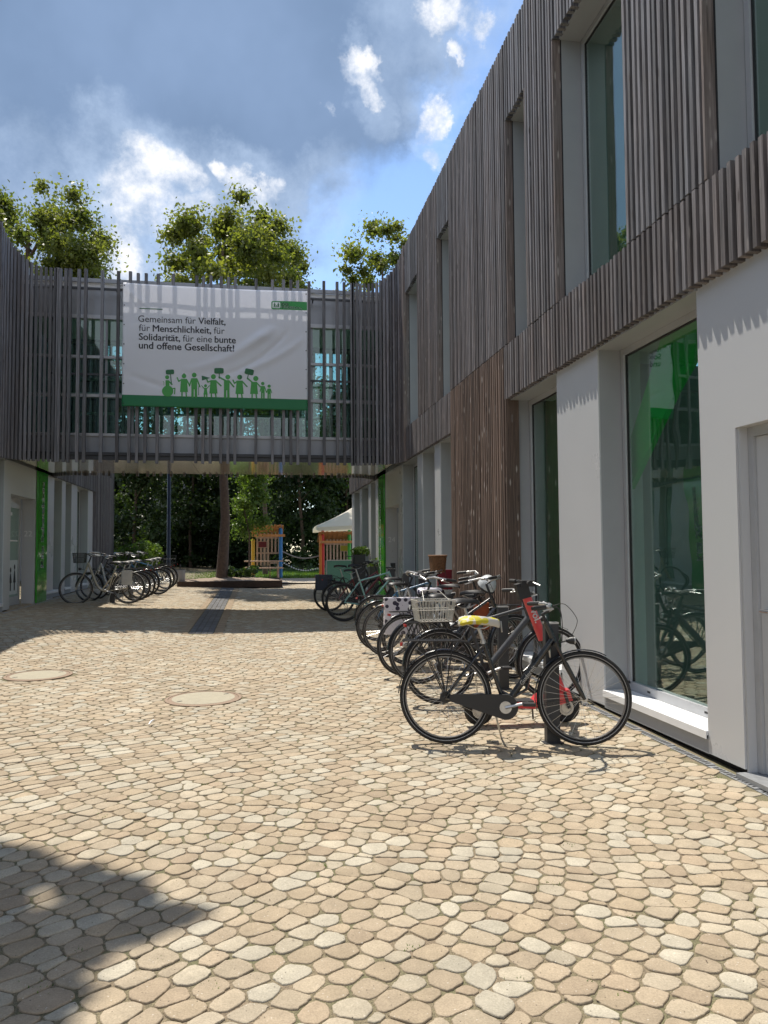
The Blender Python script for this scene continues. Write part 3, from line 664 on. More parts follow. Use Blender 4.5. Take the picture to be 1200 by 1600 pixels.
facade(left, LX, -1, 19.5, 27.3, [(20.6, 21.9)], [('glass', 19.05, 20.52), ('panel', 20.52, 20.90), ('glass', 20.90, 21.55), ('panel', 21.55, 22.2), ('glass', 22.2, 23.6), ('panel', 23.6, 24.3), ('wood', 24.3, 27.3)], .12)
house_body(right, RX, 1, -3, 24.7); house_body(left, LX, -1, -3, 27.3)
# band above the entrance bays, hidden behind the curved corners
for root, X0, s in ((right, RX, 1), (left, LX, -1)):
    b = MB(); b.box(X0+s*.10, X0+s*.14, 15.2, 19.55, BZ+.02, TZ-.3); b.build('entrance_upper_wall', M['steelgrey'], root)

# rooms behind the two large windows, seen through the glass
def rooms():
    X = lambda d: RX+d
    b = MB(); b.box(X(.42), X(.62), 6.75, 6.98, .13, 3.34); b.box(X(.42), X(.75), 9.05, 9.35, .13, 3.34); b.build('room_column', M['render'], right)
    b = MB(); b.box(X(.8), X(4.6), 7.25, 7.35, .13, 3.34); b.box(X(.5), X(4.6), 9.5, 9.6, .13, 3.34); b.build('partition', M['inteal'], right)
    # slanted green panel close behind the glass
    v = [(X(.95), 7.02, 1.35), (X(.95), 4.4, 4.0-.72), (X(.95), 4.4, 2.35), (X(.95), 6.7, .9)]
    b = MB(); vs = [(X(.42), 6.62, 2.42), (X(.42), 5.95, 3.32), (X(.42), 5.0, 3.32), (X(.42), 5.8, 2.74), (X(.42), 6.62, 2.0)]
    vs2 = [(x+.05, y, z) for x, y, z in vs]
    b.add(vs+vs2, [(0,1,2,3,4), (9,8,7,6,5), (0,5,6,1), (1,6,7,2), (2,7,8,3), (3,8,9,4), (4,9,5,0)]); b.build('green_panel', M['ingreen'], right)
    b = MB(); b.box(X(.45), X(.50), 7.6, 8.72, .13, 3.3); b.build('green_screen', mat('dark green screen', (.02, .17, .06), .6), right)
    b = MB(); b.box(X(1.3), X(1.35), 7.36, 9.49, .13, 3.3); b.build('green_partition', M['ingreen'], right)
    b = MB(); b.box(X(.4), X(4.6), 5.2, 5.3, 3.9, 7.4); b.box(X(.4), X(4.6), 7.6, 7.7, 3.9, 7.4); b.box(X(.4), X(4.6), 2.8, 2.9, 3.9, 7.4); b.build('upper_partition', M['inteal'], right)
rooms()

# entrance bays under the bridge
def entrance(root, X0, s, lab, green_txt, num):
    X = lambda d: X0+s*d
    g0 = zg(X0, 17.5)
    w = MB(); w.box(X(.09), X(.13), 16.41, 18.15, g0+2.32, BZ+.02); w.box(X(.13), X(.40), 16.41, 18.15, g0+2.32, g0+2.35)
    w.box(X(.09), X(.36), 18.15, 18.19, g0, BZ+.02); w.box(X(.40), X(.44), 16.35, 18.15, g0, g0+2.35); w.box(X(.12), X(.40), 16.36, 16.405, g0, BZ)
    w.box(X(.10), X(.14), 18.19, 19.8, g0, BZ+.3)
    w.build('entrance_wall', M['panel'], root)
    d = MB(); a, b_ = 16.85, 18.02
    d.box(X(.355), X(.40), a, a+.09, g0+.02, g0+2.2); d.box(X(.355), X(.40), b_-.09, b_, g0+.02, g0+2.2); d.box(X(.355), X(.40), a+.09, b_-.09, g0+2.1, g0+2.2); d.box(X(.355), X(.40), a+.09, b_-.09, g0+.02, g0+.2)
    dd = d.build('door', M['rail'], root)
    p = MB(); p.box(X(.37), X(.376), a+.09, b_-.09, g0+.2, g0+2.1); p.build('pane', M['glass'], dd)
    h = MB(); h.tube([(X(.33), a+.05, g0+.8), (X(.33), a+.05, g0+1.4)], .012, 8); h.build('handle', M['chrome'], dd)
    if s < 0:
        dec = MB()      # frosted film with children's silhouettes on the lower pane
        dec.box(X(.366), X(.3685), a+.14, b_-.14, g0+.25, g0+.98); dec.build('frosted_film', mat('frosted film', (.62, .66, .66), .7), dd)
        k = MB()
        for yy, hh in ((a+.30, .55), (a+.55, .5), (a+.82, .56)):
            xx = X(.363)
            ring = [(xx, yy+.05*math.cos(q*PI/6), g0+.32+hh-.05+.06*math.sin(q*PI/6)) for q in range(12)]
            k.add(ring, [tuple(range(12))])
            k.add([(xx, yy-.03, g0+.32+hh-.12), (xx, yy+.03, g0+.32+hh-.12), (xx, yy+.09, g0+.5), (xx, yy+.04, g0+.5), (xx, yy+.04, g0+.33), (xx, yy-.04, g0+.33), (xx, yy-.04, g0+.5), (xx, yy-.09, g0+.5)], [tuple(range(8))])
        k.build('silhouette', M['dark'], dd)
        st = MB(); st.box(X(.364), X(.3665), a+.16, a+.60, g0+1.93, g0+2.0); st.box(X(.364), X(.3665), a+.16, b_-.16, g0+1.38, g0+1.41); st.build('door_notice', M['sill'], dd)
    # tall green glass sign strip on the wall
    gs = MB(); gs.box(X(.045), X(.088), 18.22, 19.0, g0+.02, BZ+.01)
    gr = gs.build('green_strip', M['green_sign'], root)
    t = MB(); L_ = 1.95 if s < 0 else 2.3
    yc = 18.70 if s < 0 else 18.72
    if s < 0: text_run(t, [(green_txt, .055)], L_, lambda u, v: (X(.043), yc-v*1.0+0.0, g0+.80+u))
    else: text_run(t, [(green_txt, .055)], L_, lambda u, v: (X(.043), yc+v*1.0-.04, g0+.55+u))
    t.build('lettering', M['white'], gr)
    n = MB()
    xa, xb = sorted((X(.12), X(.34)))
    text_run(n, [(num, .0)], .165, lambda u, v: ((xa+xb)/2-.085+u, 18.1475, g0+1.50+v))
    n.build('house_number', M['white'], root)
    if s > 0:
        k = MB(); k.box(xa+.07, xb-.03, 18.13, 18.148, g0+.80, g0+1.0); k.build('mailbox', M['anth'], root)
        k = MB(); k.cyl((xa+.12, 18.12, g0+1.28), (xa+.12, 18.149, g0+1.28), .02, 12); k.box(xa+.09, xa+.15, 18.14, 18.149, g0+1.12, g0+1.14); k.build('doorbell', M['alu'], root)
M['green_sign'] = mat('green glass sign', (.05, .36, .03), .12, 0, .05, 2, coat=.8)
M['white'] = mat('white lettering', (.8, .8, .8), .5)
entrance(left, LX, -1, '', 'Kita Schatzkiste', '22')
entrance(right, RX, 1, '', 'Mehrgenerationenhaus', '24')

# drain channel along the wall
def channel():
    for X0, s, lab in ((RX, 1, 'slotted metal drain channel along the foot of the right-hand wall'), (LX, -1, 'metal drain channel along the foot of the left-hand wall')):
        t = MB(); g = MB(); y = .8
        rows = np.arange(.8, 24.5, .5)
        for y in rows:
            z = zg(X0, y+.25)
            a, b = X0-s*.012, X0+s*.052
            t.box(a, b, y, y+.497, z-.05, z+.001)
            if y < 12:
                for k in range(12): g.box(X0+s*.0, X0+s*.04, y+.03+k*.037, y+.05+k*.037, z+.0012, z+.0022)
        o = t.build('drain_channel', M['channel']); tag(o, lab, 'drain channel')
        g.build('slot', M['dark'], o)
channel()

# ------------------------------------------------------------------ bridge between the houses
SLX = [-3.91,-3.67,-3.5,-3.37,-3.06,-2.75,-2.51,-2.36,-2.21,-1.97,-1.67,-1.2,-1.06,-.92,-.7,-.56,-.42,.01,.34,.58,.73,.87,1.11,1.42,1.7,1.85,2.01]
BF, BB = 16.0, 18.75
def bridge():
    root = thing('footbridge', 'glazed footbridge with grey upright battens spanning the courtyard between both buildings', 'footbridge', (0, 17.4, 3.3)); root.location = (0, 0, 0)
    w = MB()
    def post(x, y, z0, z1, rz=0): 
        w.obox((x+random.uniform(-.006, .006), y, (z0+z1)/2), (.058, .075, z1-z0), rz, col=(random.random(), .04, 0))
    def screen(Y, sg):
        for x in SLX: post(x, Y, 3.245+random.uniform(-.012, .008), 7.14+random.uniform(-.02, .02))
        # extra battens close up toward both corners and run round the quarter circle into the walls
        R = .8
        for (cx, X0, d) in ((RX-R, RX, 1), (LX+R, LX, -1)):
            straight = [cx-d*q for q in ((.0, .075, .16) if d > 0 else (.0, .09, .2))]
            for x in straight: post(x, Y, 3.245, 7.14)
            n = 14
            for i in range(1, n+1):
                a = (PI/2)*i/n
                x = cx+d*R*math.sin(a); y = Y-sg*R*(1-math.cos(a))
                f = i/n; zt = 7.14+(TZ-7.14)*(max(0, f-.25)/.75)**1.3
                w.obox((x, y, (3.25+zt)/2), (.052, .07, zt-3.25), -d*sg*a, col=(random.random(), .1 if d < 0 else .12+.5*f*f, 0))
    screen(BF, 1); w.build('slat_screen', M['wood'], root)
    w = MB()
    def screen_back():
        nonlocal w
    screen(BB, -1); w.build('slat_screen', M['wood'], root)
    xa, xb = LX+.10, RX-.10
    xa2, xb2 = LX+.02, RX-.02
    # roof, spandrels, rails
    r = MB(); r.box(xa2, xb2, BF+.30, BB-.30, 6.86, 6.90); r.box(xa2, xb2, BF+.24, BF+.30, 6.98, 7.06); r.box(xa2, xb2, BB-.30, BB-.24, 6.98, 7.06); r.build('roof_slab', M['steelgrey'], root)
    st = MB(); st.box(xa2, xb2, BF+.30, BF+.36, 6.901, 6.978); st.box(xa2, xb2, BB-.36, BB-.30, 6.901, 6.978); st.build('roof_edge_strip', M['sill'], root)
    sp = MB()
    for (ya, yb) in ((BF+.33, BF+.39), (BB-.39, BB-.33)):
        sp.box(xa2, xb2, ya, yb, 6.32, 6.859); sp.box(xa2, xb2, ya, yb, 3.46, 3.82)
    sp.build('spandrel', M['steelgrey'], root)
    rl = MB()
    for (ya, yb) in ((BF+.29, BF+.36), (BB-.36, BB-.29)):
        for z0, z1 in ((6.24, 6.32), (5.42, 5.475), (4.62, 4.68), (3.82, 3.875), (3.37, 3.46)): rl.box(xa2, xb2, ya, yb, z0, z1)
    rl.build('rail', M['rail'], root)
    # light joints of the spandrel panels and the window mullions
    ml = MB(); xs = [-4.1, -3.57, -3.03, -2.5, -1.4, -.3, .75, 1.19, 1.78, 2.22]
    for (ya, yb) in ((BF+.35, BF+.41), (BB-.41, BB-.35)):
        for x in xs: ml.box(x-.022, x+.022, ya, yb, 3.876, 6.239)
    ml.build('mullion', M['steelgrey'], root)
    for (ya) in (BF+.37, BB-.376):
        g = MB(); g.box(xa2, xb2, ya, ya+.006, 3.87, 6.25); g.build('glazing', M['glassb'], root)
    fl = MB(); fl.box(xa2, xb2, BF+.36, BB-.36, 3.47, 3.80); fl.build('deck', M['render'], root)
    ce = MB(); ce.box(xa2, xb2, BF+.39, BB-.39, 6.35, 6.45); ce.build('ceiling', M['render'], root)
    so = MB()
    jt = [LX+.1, -3.0, -1.3, .4, 2.0, RX-.1]
    for a, b in zip(jt[:-1], jt[1:]): so.box(a+.003, b-.003, BF+.06, BB-.06, 3.30, 3.33)
    so.build('soffit', M['soffit'], root)
    sb = MB(); sb.box(xa2, xb2, BF+.07, BB-.07, 3.335, 3.46); sb.box(xa2, xb2, BF+.045, BF+.058, 3.30, 3.37); sb.box(xa2, xb2, BB-.058, BB-.045, 3.30, 3.37); sb.build('edge_beam', M['anth'], root)
    bk = MB()      # steel brackets carrying the battens
    for Y, q in ((BF, 1), (BB, -1)):
        for z in (3.42, 5.03, 6.78):
            bk.box(xa+.6, xb-.6, Y+q*.037, Y+q*.062, z-.02, z+.02)
            for x in np.arange(-3.8, 2.3, 1.0): bk.box(x-.012, x+.012, Y+q*.062, Y+q*.30, z-.012, z+.012)
    bk.build('batten_bracket', M['anth'], root)
    # furniture just visible through the glass: low handrail inside
    hr = MB(); hr.tube([(LX+.3, BF+.62, 4.75), (RX-.3, BF+.62, 4.75)], .02, 8)
    hr.build('handrail', M['alu'], root)
    return root
bridge()

# ------------------------------------------------------------------ banner
BY = 15.90
def bdepth(x, z):
    # shallow folds: a long diagonal sag from the right top corner, small ones near the left top corner
    def fold(x0, z0, x1, z1, w, a, bend=0.0):
        dx, dz = x1-x0, z1-z0; L = math.hypot(dx, dz); t = ((x-x0)*dx+(z-z0)*dz)/L/L; t_ = min(max(t, 0), 1)
        nx, nz = -dz/L, dx/L; d = (x-x0)*nx+(z-z0)*nz+bend*4*t_*(1-t_)
        e = math.exp(-(d/w)**2)*math.sin(PI*min(max(t_*1.0+.05, 0), 1))**.6 if 0 <= t <= 1 else 0
        return a*e
    y = 0
    y += fold(1.05, 6.85, -1.6, 5.1, .10, -.075, -.28)
    y += fold(1.05, 6.85, -1.0, 4.95, .05, .03, -.38)
    y += fold(-2.62, 6.85, -1.7, 6.25, .05, -.035, .1)
    y += fold(-2.6, 6.8, -2.0, 5.9, .05, -.012, .05)
    y += fold(1.0, 5.9, -.4, 5.1, .07, -.03, -.08)
    y += fold(-2.5, 5.0, -1.6, 4.7, .05, .015, 0)
    k = min(1, max(0, (math.hypot((x-.75)/1.0, (z-6.5)/.55)-.75)/.5)); y *= k
    k = min(1, max(0, (math.hypot((x+1.5)/1.3, (z-5.95)/.75)-.8)/.4)); y *= k
    y += .008*math.sin(x*3.1+z*1.2)+.006*math.sin(x*1.1-z*4.2)
    return BY+y
def banner():
    x0, x1, z0, z1 = -2.64, 1.07, 4.37, 6.885
    nx, nz = 110, 76; V = []; F = []; mi = []
    for j in range(nz+1):
        for i in range(nx+1):
            x = x0+(x1-x0)*i/nx; z = z0+(z1-z0)*j/nz
            sag = -.02*math.sin(PI*i/nx)*(j/nz)
            V.append((x, bdepth(x, z), z+sag))
    zb = 4.59
    me_f = []
    for j in range(nz):
        for i in range(nx):
            a = j*(nx+1)+i; F.append((a, a+1, a+nx+2, a+nx+1)); mi.append(1 if z0+(z1-z0)*(j+.5)/nz < zb else 0)
    me = bpy.data.meshes.new('banner'); me.from_pydata(V, [], F); 
    me.materials.append(mat('white banner cloth', (.86, .87, .91), .55, trans=.38)); me.materials.append(mat('green banner print', (.02, .20, .075), .5, trans=.2))
    me.polygons.foreach_set('material_index', mi); me.polygons.foreach_set('use_smooth', [True]*len(F)); me.update()
    ob = link('banner', me); tag(ob, 'large white cloth banner with green pictograms and black writing hanging on the footbridge battens', 'banner')
    so = ob.modifiers.new('thickness', 'SOLIDIFY'); so.thickness = .0015; so.offset = 1
    def on(px, py, k=0): 
        p = at(px, py, BY); return (p.x, bdepth(p.x, p.z)-.006-k*.002, p.z)
    ink = mat('black print', (.02, .02, .028), .55); green = mat('light green print', (.055, .30, .06), .55); dgreen = mat('dark green print', (.02, .13, .05), .55)
    def line(px0, py0, px1, py1, parts):
        t = MB(); P0 = at(px0, py0, BY); P1 = at(px1, py1, BY); L = P1.x-P0.x
        def mp(u, v):
            x = P0.x+u; z = P0.z+v*1.03; return (x, bdepth(x, z)-.005, z)
        text_run(t, parts, L, mp); t.build('lettering', ink, ob)
    B = .020
    line(216, 502.5, 352.5, 508.5, [('Gemeinsam für', 0), ('Vielfalt', B), (',', 0)]) if False else None
    line(216, 502.5, 352.5, 508, [('Gemeinsam für', 0), ('Vielfalt,', B)])
    line(217, 517, 351, 523, [('für', 0), ('Menschlichkeit,', B), ('für', 0)])
    line(217, 531, 368.5, 537, [('Solidarität,', B), ('für eine', 0), ('bunte', B)])
    line(217, 544.5, 366, 551, [('und offene Gesellschaft!', B)])
    s = MB(); a = [on(218, 481), on(254, 482.5), on(254, 483.8), on(218, 482.3)]; s.add(a, [(0,1,2,3)]); s.build('print_line', dgreen, ob)
    # pictogram figures, coordinates measured on the enlarged print
    G = MB(); D = MB(); dsp = []
    def flush():
        nonlocal G
        if G.v: G.build('pictogram', green, ob)
        G = MB()
    def pt(x, y): return (240+x/6.0, 560+y/6.0)
    def poly(mb, pts, k=1):
        mb.add([on(*pt(x, y), k) for x, y in pts], [tuple(range(len(pts)))])
    def flushD():
        nonlocal D
        if D.v: D.build('pictogram_placard', dgreen, ob)
        D = MB()
    def disc(mb, x, y, r, k=1): poly(mb, [(x+r*math.cos(q*PI/10), y+r*math.sin(q*PI/10)) for q in range(20)], k)
    def limb(mb, pts, w, k=1):
        for (ax, ay), (bx, by) in zip(pts[:-1], pts[1:]):
            L = math.hypot(bx-ax, by-ay); nx, ny = -(by-ay)/L*w/2, (bx-ax)/L*w/2
            poly(mb, [(ax+nx, ay+ny), (bx+nx, by+ny), (bx-nx, by-ny), (ax-nx, ay-ny)], k)
        for x, y in pts: disc(mb, x, y, w/2, k)
    def dress(x, ys, yh, ws, wh, yf):
        poly(G, [(x-ws, ys), (x+ws, ys), (x+ws*1.05, ys+25), (x+wh, yh), (x-wh, yh), (x-ws*1.05, ys+25)])
        limb(G, [(x-wh*.5, yh-6), (x-wh*.5, yf)], 13); limb(G, [(x+wh*.5, yh-6), (x+wh*.62, yf)], 13)
    def trousers(x, ys, yh, ws, yf):
        poly(G, [(x-ws, ys), (x+ws, ys), (x+ws, yh), (x-ws, yh)]); limb(G, [(x-ws*.55, yh-8), (x-ws*.6, yf)], ws*.85); limb(G, [(x+ws*.55, yh-8), (x+ws*.6, yf)], ws*.85)
    # wheelchair user
    disc(G, 132, 307, 53, 2); disc(G, 127, 176, 19); poly(G, [(112, 205), (145, 205), (150, 262), (112, 262)]); limb(G, [(140, 212), (172, 244)], 13); limb(D, [(158, 150), (168, 242)], 8, 2); limb(G, [(175, 285), (200, 280), (197, 332)], 10); limb(G, [(97, 252), (97, 220), (88, 218)], 4)
    def sign(cx, cy, w, h, tilt):
        c, s_ = math.cos(tilt), math.sin(tilt); P = []
        for q in range(20):
            a = 2*PI*(q+.5)/20; X = math.copysign(abs(math.cos(a))**.35, math.cos(a))*w/2; Y = math.copysign(abs(math.sin(a))**.35, math.sin(a))*h/2
            P.append((cx+X*c-Y*s_, cy+X*s_+Y*c))
        poly(D, P, 2)
    sign(153, 127, 78, 44, -.06)
    flush(); flushD()
    # woman waving, man with stick
    disc(G, 285, 165, 21); poly(G, [(270, 152), (285, 136), (300, 152)]); dress(285, 192, 315, 28, 37, 358); limb(G, [(262, 198), (235, 214), (221, 180)], 12); limb(G, [(308, 198), (336, 250)], 12)
    flush(); disc(G, 381, 156, 22); trousers(381, 186, 290, 27, 360); limb(G, [(356, 194), (336, 258)], 12); limb(G, [(406, 194), (434, 266)], 12); limb(D, [(423, 262), (422, 345)], 5)
    flush()
    # child
    disc(G, 487, 257, 14); dress(487, 278, 340, 13, 20, 366); limb(G, [(475, 283), (451, 256)], 7); limb(G, [(499, 283), (523, 256)], 7)
    flush(); flushD()
    # woman with megaphone
    disc(G, 561, 172, 23); dress(561, 205, 330, 28, 38, 362); limb(G, [(538, 212), (508, 222), (499, 196)], 12); limb(G, [(584, 212), (632, 258)], 12); poly(D, [(451, 162), (530, 184), (454, 207)], 2)
    flush(); flushD()
    # man with placard
    disc(G, 696, 176, 23); trousers(686, 206, 300, 26, 368); limb(G, [(672, 208), (614, 176)], 14); limb(G, [(706, 212), (752, 268)], 13); sign(613, 117, 88, 52, 0); limb(D, [(615, 140), (617, 188)], 7, 2)
    flush(); flushD()
    # woman waving
    disc(G, 807, 178, 23); poly(D, [(807, 155), (824, 160), (830, 178), (822, 196), (810, 199)], 2); dress(806, 210, 335, 28, 38, 370); limb(G, [(784, 216), (758, 236), (745, 206)], 12); limb(G, [(830, 216), (876, 266)], 12)
    flush(); flushD()
    # woman with placard leading two children
    disc(G, 958, 190, 24); dress(942, 222, 335, 27, 37, 374); limb(G, [(925, 226), (880, 188)], 13); limb(G, [(962, 226), (1002, 268)], 12); sign(897, 128, 84, 54, .22); limb(D, [(889, 150), (879, 192)], 7, 2)
    flush(); disc(G, 1023, 237, 16); trousers(1024, 260, 325, 17, 376); limb(G, [(1010, 266), (998, 310)], 8); limb(G, [(1040, 266), (1056, 316)], 8)
    flush(); disc(G, 1083, 261, 15); trousers(1083, 284, 335, 15, 378); limb(G, [(1070, 290), (1060, 322)], 7); limb(G, [(1096, 290), (1107, 322)], 7)
    flush(); flushD()
    # logo panel at the upper right corner
    Lg = MB(); q = []
    def lp(u, v): return on(410+u*80/1200, 455+v*45/675, 1)
    pts = [(1045, 262), (1045, 455), (250, 428), (222, 415), (210, 390), (210, 262), (225, 240), (250, 232), (640, 240)]
    Lg.add([lp(*p) for p in pts], [tuple(range(len(pts)))]); Lg.build('logo_field', mat('logo green', (.03, .27, .06), .5), ob)
    Lw = MB()
    def lp2(u, v): return on(410+u*80/1200, 455+v*45/675, 2.5)
    pts = [(235+15, 258), (400, 262), (418, 280), (418, 390), (402, 404), (250, 398), (235, 384), (235, 272)]
    Lw.add([lp2(*p) for p in pts], [tuple(range(len(pts)))])
    for u0, v0, w_, s_ in ((445, 338, 165, 'SOS'), (445, 402, 520, 'KINDERDORF')):
        P0 = Vector(lp2(u0, v0)); P1 = Vector(lp2(u0+w_, v0+w_*.02))
        text_run(Lw, [(s_, .03)], P1.x-P0.x, lambda u, v: (P0.x+u, P0.y-.002, P0.z+v*.95-(u*.02)))
    Lw.build('logo_lettering', mat('white print', (.75, .78, .75), .5), ob)
    Lk = MB()
    def lp3(u, v): return on(410+u*80/1200, 455+v*45/675, 3.5)
    for cx in (285, 372):
        Lk.add([lp3(cx+14*math.cos(a*PI/6), 287+14*math.sin(a*PI/6)) for a in range(12)], [tuple(range(12))])
        Lk.add([lp3(*p) for p in ((cx-12, 305), (cx+12, 305), (cx+34, 335), (cx+14, 332), (cx+28, 385), (cx+8, 385), (cx, 355), (cx-8, 385), (cx-28, 385), (cx-14, 332), (cx-34, 335))], [tuple(range(11))])
    Lk.add([lp3(*p) for p in ((329, 320), (340, 350), (333, 388), (325, 388), (318, 350))], [tuple(range(5))])
    Lk.build('logo_figures', dgreen, ob)
    e = MB()
    for k in range(7):
        for x in (x0+.03, x1-.03):
            z = z0+.06+(z1-z0-.12)*k/6; e.cyl((x, bdepth(x, z)-.006, z), (x, bdepth(x, z)+.004, z), .012, 10)
    e.build('eyelet', M['anth'], ob)
banner()

# ------------------------------------------------------------------ bicycles
def wheel_meshes(R):
    t = MB(); t.ring((0,0,0), R-.020, .0200, 56, 8); ty = t.mesh('tyre', M['rubber'], True)
    s = MB()
    for q in (-1, 1): s.ring((0, q*.0175, 0), R-.026, .0022, 56, 5, .0014)
    st = s.mesh('sidewall_stripe', M['reflect'], True)
    r = MB(); r.ring((0,0,0), R-.046, .0068, 56, 6, .011); ri = r.mesh('rim', M['rimgrey'], True); rib = r.mesh('rim', M['blackp'], True)
    h = MB()
    for k in range(32):
        a = 2*PI*k/32; sd = 1 if k % 2 else -1; b = a+(.35 if (k//2) % 2 else -.35)
        h.tube([(.022*math.cos(b), sd*.028, .022*math.sin(b)), ((R-.05)*math.cos(a), 0, (R-.05)*math.sin(a))], .00125, 3)
    sp = h.mesh('spokes', M['spoke'])
    c = MB(); c.tube([(0,-.055,0), (0,-.03,0), (0,-.029,0), (0,.029,0), (0,.03,0), (0,.055,0)], [.01, .01, .026, .026, .01, .01], 12); hub = c.mesh('hub', M['alu'], True)
    c = MB(); c.tube([(0,-.06,0), (0,-.04,0), (0,-.038,0), (0,.038,0), (0,.04,0), (0,.06,0)], [.012, .014, .043, .043, .014, .012], 14); hub2 = c.mesh('hub', M['blackp'], True)
    return dict(ty=ty, st=st, ri=ri, rib=rib, sp=sp, hub=hub, hub2=hub2)
WM = {.345: wheel_meshes(.345), .30: wheel_meshes(.30)}
def add_wheel(root, loc, R=.345, black=False, rz=0, rear=False, stripe=True):
    W = WM[R]
    w = link('wheel', W['sp'], root); w.location = loc; w.rotation_euler = (0, random.uniform(0, 6), rz)
    w.rotation_mode = 'XYZ'
    link('tyre', W['ty'], w); link('rim', W['rib'] if black else W['ri'], w); link('hub', W['hub2'] if rear else W['hub'], w)
    if stripe: link('sidewall_stripe', W['st'], w)
    return w
def bicycle(label, rear, front=None, heading=0.0, frame='trapez', col='black', sz=1.0, bars='trek', saddle='blackp', lean=0.0, rack=True, fenders=True, guard=True, R=.345, wb=1.06,
            blackrim=False, steer=0.0, stripe=True, fork='rigid', group='bicycles parked along the right-hand wall', name='bicycle', light=True, stand=True, ebike=False, saddle_h=.0, grip='blackp', stem='blackp', covered=None):
    """rear: ground point under rear hub; heading: direction of travel (rad, 0 = +X)"""
    z = zg(rear[0], rear[1])
    root = thing(name, label, 'bicycle', (rear[0], rear[1], z), heading, group)
    root.rotation_euler = (lean, 0, heading); root.scale = (sz, sz, sz)
    FM = M[col] if isinstance(col, str) else col
    BBx, BBz = .44, .285
    sA = math.radians(72); seat_top = Vector((BBx-.50*math.cos(sA), 0, BBz+.50*math.sin(sA)))
    hub_f = Vector((wb, 0, R)); hA = math.radians(69); ax = Vector((-math.cos(hA), 0, math.sin(hA)))
    base = hub_f+Vector((-.05, 0, 0)); crown = base+ax*(R+.075); hb = base+ax*(R+.105); ht = base+ax*(R+.255)
    f = MB()
    f.tube([(BBx, 0, BBz), seat_top], .0165, 10)
    f.tube([hb, ht], .021, 12)
    dt = .019 if not ebike else .032
    if frame == 'diamond':
        f.tube([(BBx, 0, BBz), hb+ax*.02], dt, 10); f.tube([seat_top-Vector((0,0,.03)), ht-ax*.03], .0155, 10)
    elif frame == 'trapez':
        f.tube([(BBx, 0, BBz), hb+ax*.01], dt+.006, 10)
        m_ = Vector((BBx, 0, BBz))+(seat_top-Vector((BBx, 0, BBz)))*.12
        if ebike or col == 'black' : pass
        f.tube([(BBx-.035, 0, BBz+.11), (BBx+.06, 0, BBz+.06), (BBx+.16, 0, BBz+.12), hb+ax*.10-Vector((.10, 0, .18))], .0125, 8)
    elif frame == 'tri':
        f.tube([(BBx, 0, BBz), hb+ax*.01], dt+.004, 10); f.tube([Vector((BBx, 0, BBz))+(seat_top-Vector((BBx, 0, BBz)))*.62, ht-ax*.02], .0155, 10)
    elif frame == 'wave':
        P = [Vector((BBx-.03, 0, BBz+.08)), Vector((BBx+.05, 0, BBz-.0)), Vector((BBx+.17, 0, BBz+.06)), Vector((BBx+.27, 0, BBz+.24)), hb+ax*.09-Vector((.04, 0, .03)), hb+ax*.12]
        Q = []
        for i in range(len(P)-1):
            for t in (0, .33, .66):
                p0 = P[max(i-1, 0)]; p1 = P[i]; p2 = P[i+1]; p3 = P[min(i+2, len(P)-1)]
                Q.append(.5*((2*p1)+(p2-p0)*t+(2*p0-5*p1+4*p2-p3)*t*t+(-p0+3*p1-3*p2+p3)*t**3))
        Q.append(P[-1]); f.tube(Q, .026, 10)
        f.tube([seat_top-(seat_top-Vector((BBx,0,BBz)))*.35, (BBx+.12, 0, BBz+.03)], .014, 8)
    for q in (-1, 1):
        f.tube([(BBx-.03, q*.02, BBz), (BBx-.10, q*.045, BBz+.01), (0, q*.062, R)], .010, 7)
        f.tube([seat_top-Vector((0, 0, .05))+Vector((0, q*.018, 0)), seat_top+Vector((-.06, q*.05, -.12)), (0, q*.062, R)], .008, 7)
    f.tube([(BBx, -.037, BBz), (BBx, .037, BBz)], .024, 12)
    fr = f.build('frame', FM, root, True)
    # fork, turns with the bars
    k = MB(); side = .058
    def rotst(p):
        p = Vector(p)-base; M_ = Matrix.Rotation(steer, 3, ax); return base+M_ @ p
    k.tube([rotst(crown+Vector((0, -side, 0))), rotst(crown+Vector((0, side, 0)))], .017, 10)
    for q in (-1, 1):
        mid = crown.lerp(hub_f, .5)+Vector((-.004, q*side, 0)); en = hub_f+Vector((0, q*side, 0))
        if fork == 'susp':
            k.tube([rotst(crown+Vector((0, q*side, .02))), rotst(crown.lerp(hub_f, .38)+Vector((0, q*side, 0)))], .013, 8)
            k.tube([rotst(crown.lerp(hub_f, .34)+Vector((0, q*side, 0))), rotst(crown.lerp(hub_f, .9)+Vector((0, q*side, 0))), rotst(en)], [.019, .017, .012], 10)
        else: k.tube([rotst(crown+Vector((0, q*side, 0))), rotst(mid), rotst(en)], [.014, .012, .009], 8)
    k.tube([rotst(crown), rotst(hb)], .016, 8)
    k.build('fork', FM if fork != 'susp' else M['black'], root, True)
    # stem and bars
    s0 = ht+ax*.06 if bars != 'sport' else ht+ax*.02
    if bars == 'city': s0 = ht+ax*.14
    s = MB(); s.tube([rotst(ht), rotst(s0), rotst(s0+Vector((.05, 0, .03)))], .0135, 10); s.build('stem', M[stem], root, True)
    c = s0+Vector((.05, 0, .03)); b = MB()
    if bars == 'city': half = [(0, 0, 0), (.03, .08, .03), (.0, .18, .05), (-.09, .26, .03), (-.22, .29, .01)]
    elif bars == 'sport': half = [(0, 0, 0), (.0, .12, .01), (-.015, .30, .01)]
    else: half = [(0, 0, 0), (.01, .08, .015), (-.01, .17, .035), (-.07, .25, .035), (-.14, .30, .03)]
    Lh = [rotst(c+Vector((x, y, z_))) for x, y, z_ in half]; Rh = [rotst(c+Vector((x, -y, z_))) for x, y, z_ in half]
